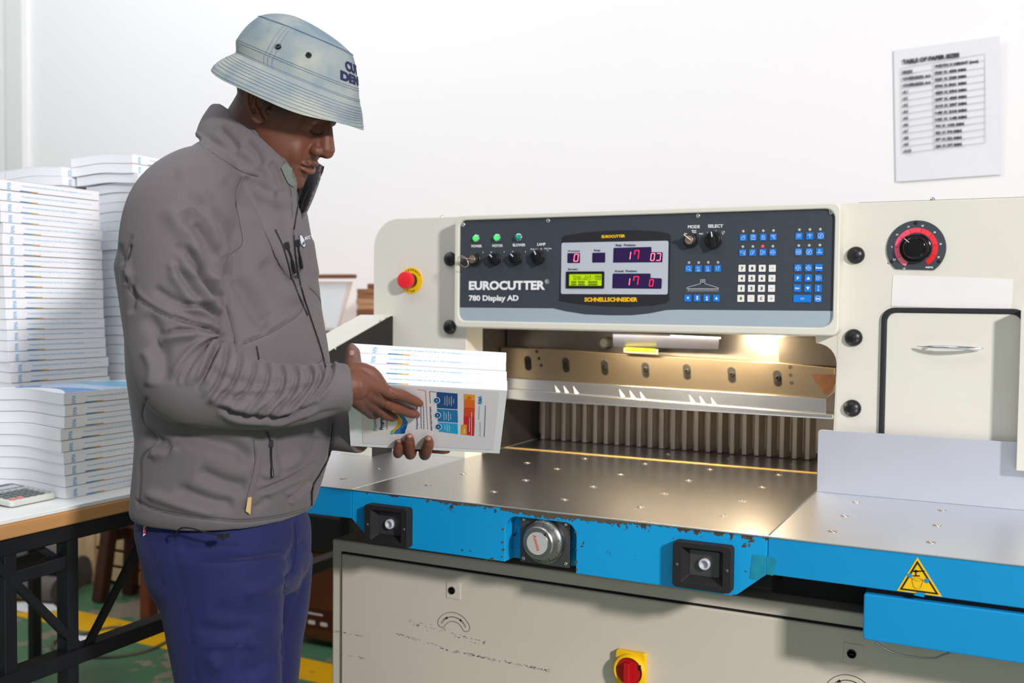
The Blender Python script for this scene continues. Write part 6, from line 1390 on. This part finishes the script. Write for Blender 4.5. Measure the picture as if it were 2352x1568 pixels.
HR = [(502, 152, 828, 290, .124, 14), (499, 163, 829, 296, .1245, 14), (506, 150, 827, 283, .122, 14), (530, 132, 827, 262, .108, 13), (547, 124, 825, 240, .094, 12), (549, 118, 823, 232, .0905, 12), (546, 98, 822, 212, .0900, 12), (549, 92, 821, 206, .0895, 12),
      (562, 73, 819, 178, .0865, 11), (580, 54, 815, 150, .080, 10), (597, 42, 809, 127, .0715, 9), (600, 39, 806, 122, .0695, 9), (620, 33, 780, 96, .052, 8), (655, 32, 735, 66, .024, 8), (680, 38, 705, 50, .006, 8)]
seg = 96; HV = []; RG = [hatring(*r) for r in HR]
inn = [(505, 160, 824, 288, .121, 14), (550, 128, 820, 240, .091, 12), (560, 100, 812, 205, .084, 12), (600, 55, 795, 135, .066, 9)]
def hatpt(rg, t, droop=0.):
    c, a_, s_, u0 = rg; ex = 2.15; cs, sn = math.cos(t), math.sin(t); return c+a_*math.copysign(abs(cs)**(2/ex), cs)+s_*math.copysign(abs(sn)**(2/ex), sn)
for j, rg in enumerate(RG):
    for i in range(seg):
        t = 2*math.pi*i/seg; p = hatpt(rg, t)
        if j < 4: p = p+UP*(.0022*math.sin(3*t+.5)+.0016*math.sin(5*t))*(1 if j < 3 else .5)
        if 7 < j < 11: p = p+rg[1]*.0+rg[2]/.09*(.0016*math.sin(7*t+j))*math.sin(t)
        HV.append(p)
nh = len(RG); HF = [(j*seg+i, j*seg+(i+1) % seg, (j+1)*seg+(i+1) % seg, (j+1)*seg+i) for j in range(1, nh-1) for i in range(seg)]+[(seg+i, seg+(i+1) % seg, (i+1) % seg, i) for i in range(0)]+[tuple(range((nh-1)*seg, nh*seg))]
IR = [hatring(*r) for r in inn]; o0 = len(HV)
for rg in IR:
    for i in range(seg): HV.append(hatpt(rg, 2*math.pi*i/seg))
HF += [(seg+i, seg+(i+1) % seg, o0+(i+1) % seg, o0+i) for i in range(seg)]+[(o0+j*seg+i, o0+j*seg+(i+1) % seg, o0+(j+1)*seg+(i+1) % seg, o0+(j+1)*seg+i) for j in range(3) for i in range(seg)]+[tuple(range(o0+3*seg, o0+4*seg))]
m = mat('denim', 'AFBBBC', .82, var=.0, vscale=30, bump=.5, bscale=1700, spec=.2); nt = m.node_tree; pb = nt.nodes['Principled BSDF']; tc = nt.nodes['Texture Coordinate']
n1 = nt.nodes.new('ShaderNodeTexNoise'); n1.inputs['Scale'].default_value = 11; n1.inputs['Detail'].default_value = 6; nt.links.new(tc.outputs['Object'], n1.inputs['Vector'])
cr = nt.nodes.new('ShaderNodeValToRGB'); cr.color_ramp.elements[0].position = .34; cr.color_ramp.elements[0].color = s2l('7D929F'); cr.color_ramp.elements[1].position = .66; cr.color_ramp.elements[1].color = s2l('B2B7AE'); nt.links.new(n1.outputs['Fac'], cr.inputs[0])
wv_ = nt.nodes.new('ShaderNodeTexWave'); wv_.inputs['Scale'].default_value = 380; wv_.inputs['Distortion'].default_value = 1.5; wv_.bands_direction = 'DIAGONAL'; nt.links.new(tc.outputs['Object'], wv_.inputs['Vector'])
mx = nt.nodes.new('ShaderNodeMix'); mx.data_type = 'RGBA'; mx.blend_type = 'MULTIPLY'; mx.inputs['Factor'].default_value = .16; nt.links.new(cr.outputs[0], mx.inputs['A']); nt.links.new(wv_.outputs['Color'], mx.inputs['B']); nt.links.new(mx.outputs['Result'], pb.inputs['Base Color'])
mat('denim_thread', '5F7896', .8, var=.05); mat('thread_navy', '1C2250', .8, var=.1)
hat = obj('bucket_hat', HV, HF, 'denim', person)
hs = hat.modifiers.new('sub', 'SUBSURF'); hs.levels = 1; hs.render_levels = 2
def P_hat(t, v):
    j = int(min(v, nh-1.001)); f = v-j; return hatpt(RG[j], t)*(1-f)+hatpt(RG[j+1], t)*f
ctr = HO+hUp*.04
def out(p, l_): r_ = p-ctr; return p+r_/np.linalg.norm(r_)*l_
b = MB()
for v, r_ in [(1.4, .00028), (2.0, .00028), (2.3, .00028), (2.55, .00028), (2.8, .00028), (3.05, .00028), (3.35, .00028), (3.65, .00028), (4.9, .0004), (5.15, .0003), (6.6, .0003), (7.1, .0003), (10.5, .0004), (10.1, .0003)]:
    b.tube([out(P_hat(t, v), .0007) for t in np.linspace(0, 2*math.pi, 120)[:-1]], r_, 0, 5, True)
for t0_ in (88, 91.5, 95): b.tube([out(P_hat(R_(t0_+(v-7)*-1.0), v), .0008) for v in np.linspace(5, 10.5, 16)], .0003, 0, 5)
b.build('hat_stitching', 'denim_thread', hat)
hbv = BVHTree.FromPolygons([tuple(v) for v in HV], HF)
for px_, py_ in ((639.5, 107), (709, 127)):
    c_ = hit(px_, py_, hbv, .0012); n_ = c_-ctr; n_ /= np.linalg.norm(n_); MB().lathe([(.0048, -.002), (.0046, .0012), (.0034, .0016), (.0020, .0010), (.0018, -.0008), (.0001, -.0008)], c_, n_, 0, 20).build('eyelet', 'zip_black', hat)
b = MB()
def hattext(s, t0_, t1_, v0, v1, mi=0):
    V, F = text_mesh(s, .05, 1.0); xa, xb = V[:, 0].min(), V[:, 0].max(); Vn = []
    for p in V: u_ = (p[0]-xa)/(xb-xa); Vn.append(out(P_hat(R_(t0_+(t1_-t0_)*u_), v0+(v1-v0)*p[1]/CAPH), .0009))
    b.add(Vn, F, mi); Vo = [np.array(p)-np.array(out(np.array(p), .0006))+np.array(p) for p in Vn]; b.add(Vo, F, mi)
hattext('CUT', 14, -18, 8.3, 9.0); hattext('DENIM', 22, -34, 7.4, 8.05)
b.build('hat_lettering', 'thread_navy', hat)
# ---------------------------------------------------------------- the room
mat('wall_paint', 'F1F1F2', .75, var=.012, vscale=1.6, bump=.12, bscale=9)
def struct(name, mb, m_): o = mb.build(name, m_); o['kind'] = 'structure'; return o
WY = 1.92
struct('wall_back', MB().box((-7, WY, 0), (4.5, WY+.15, 4.6)), 'wall_paint')
m = mat('floor_paint', '4E7A5A', .38, var=.35, vscale=5, bump=.1, bscale=60)
chips(m, '8C8272', 3.2, .52, stretch=(1, 1, 1)); chips(m, 'A9CFC8', 45, .74)
struct('floor', MB().box((-7, -4, -.05), (4.5, WY, 0)), 'floor_paint')
m = mat('line_yellow', 'F0B400', .4, var=.12, vscale=14); chips(m, '7C7048', 20, .66)
struct('trim_1', MB().box((-7, 1.05, .0), (4.4, 1.21, .0012)), 'line_yellow')
struct('trim_2', MB().box((-3.53, WY-.035, 0), (-3.41, WY+.01, 4.6)), mat('wall_shade', 'E6E8E6', .75, var=.02, vscale=3))
tag(MB().bar((-3.98, WY-.02, 2.452), (-3.62, WY-.02, 2.466), .02, .012).build('wall_conduit', 'wall_shade'), 'short white conduit crossing the wall in the upper left corner', 'conduit')
# laminated paper size chart
pts = [(2058, 418), (2300, 401), (2296.5, 84), (2053, 116)]
Q = [on(x, y, 'y', WY-.004) for x, y in pts]
ch = thing('wall_chart', 'laminated white table of paper sizes stuck on the back wall at the upper right', 'wall chart', tuple((Q[0]+Q[2])/2))
V = [q-Y_*(.003 if k != 2 else .012) for k, q in enumerate(Q)]; MB().add(V+[v_+Y_*.001 for v_ in V], [(3, 2, 1, 0), (4, 5, 6, 7)]+[(i, (i+1) % 4, 4+(i+1) % 4, 4+i) for i in range(4)]).build('laminated_sheet', mat('laminate_sheet', 'E6E8ED', .25, var=.02, spec=.6), ch)
def bil(u_, v_): return (Q[0]*(1-u_)+Q[1]*u_)*(1-v_)+(Q[3]*(1-u_)+Q[2]*u_)*v_-Y_*.0105
b = MB(); rows = [('SIZE', 'WIDTH X HEIGHT (mm)'), ('OVERSIZE A3', '320 X 450 MM'), ('OVERSIZE A4', '225 X 320 MM'), ('A1', '594 X 841 MM'), ('A2', '420 X 594 MM'), ('A3', '297 X 420 MM'), ('A4', '210 X 297 MM'), ('A5', '148 X 210 MM'), ('A6', '105 X 148 MM'), ('A7', '74 X 105 MM'), ('A8', '52 X 74 MM'), ('A9', '37 X 52 MM'), ('A10', '26 X 37 MM')]
def ctext(s, u0, v0, u1, h, bold):
    a = bil(u0, v0); e = bil(u1, v0); up = bil(u0, v0+.1)-a; b.text(s, a, e-a, up, np.linalg.norm(e-a), h, 0, .0004, bold)
ctext('TABLE OF PAPER SIZES', .085, .885, .63, .0125, .06)
for k, (s1, s2) in enumerate(rows):
    v_ = .815-k*.0495; ctext(s1, .085, v_-.004, .085+len(s1)*.0245, .0085, .055); ctext(s2, .395, v_+.012, .395+len(s2)*(.0245 if k else .0215), .0085, .055)
b.build('chart_text', mat('chart_ink', '2E3236', .6, var=0), ch)
b = MB()
for k in range(14):
    v_ = .855-k*.0495; b.bar(bil(.075, v_), bil(.86, v_+.028), .0012, .0003, NY)
for u_ in (.075, .38, .86): b.bar(bil(u_, .855 if u_ < .8 else .88), bil(u_, .215 if u_ < .8 else .24), .0012, .0003, NY)
b.build('chart_lines', 'print_grey', ch)
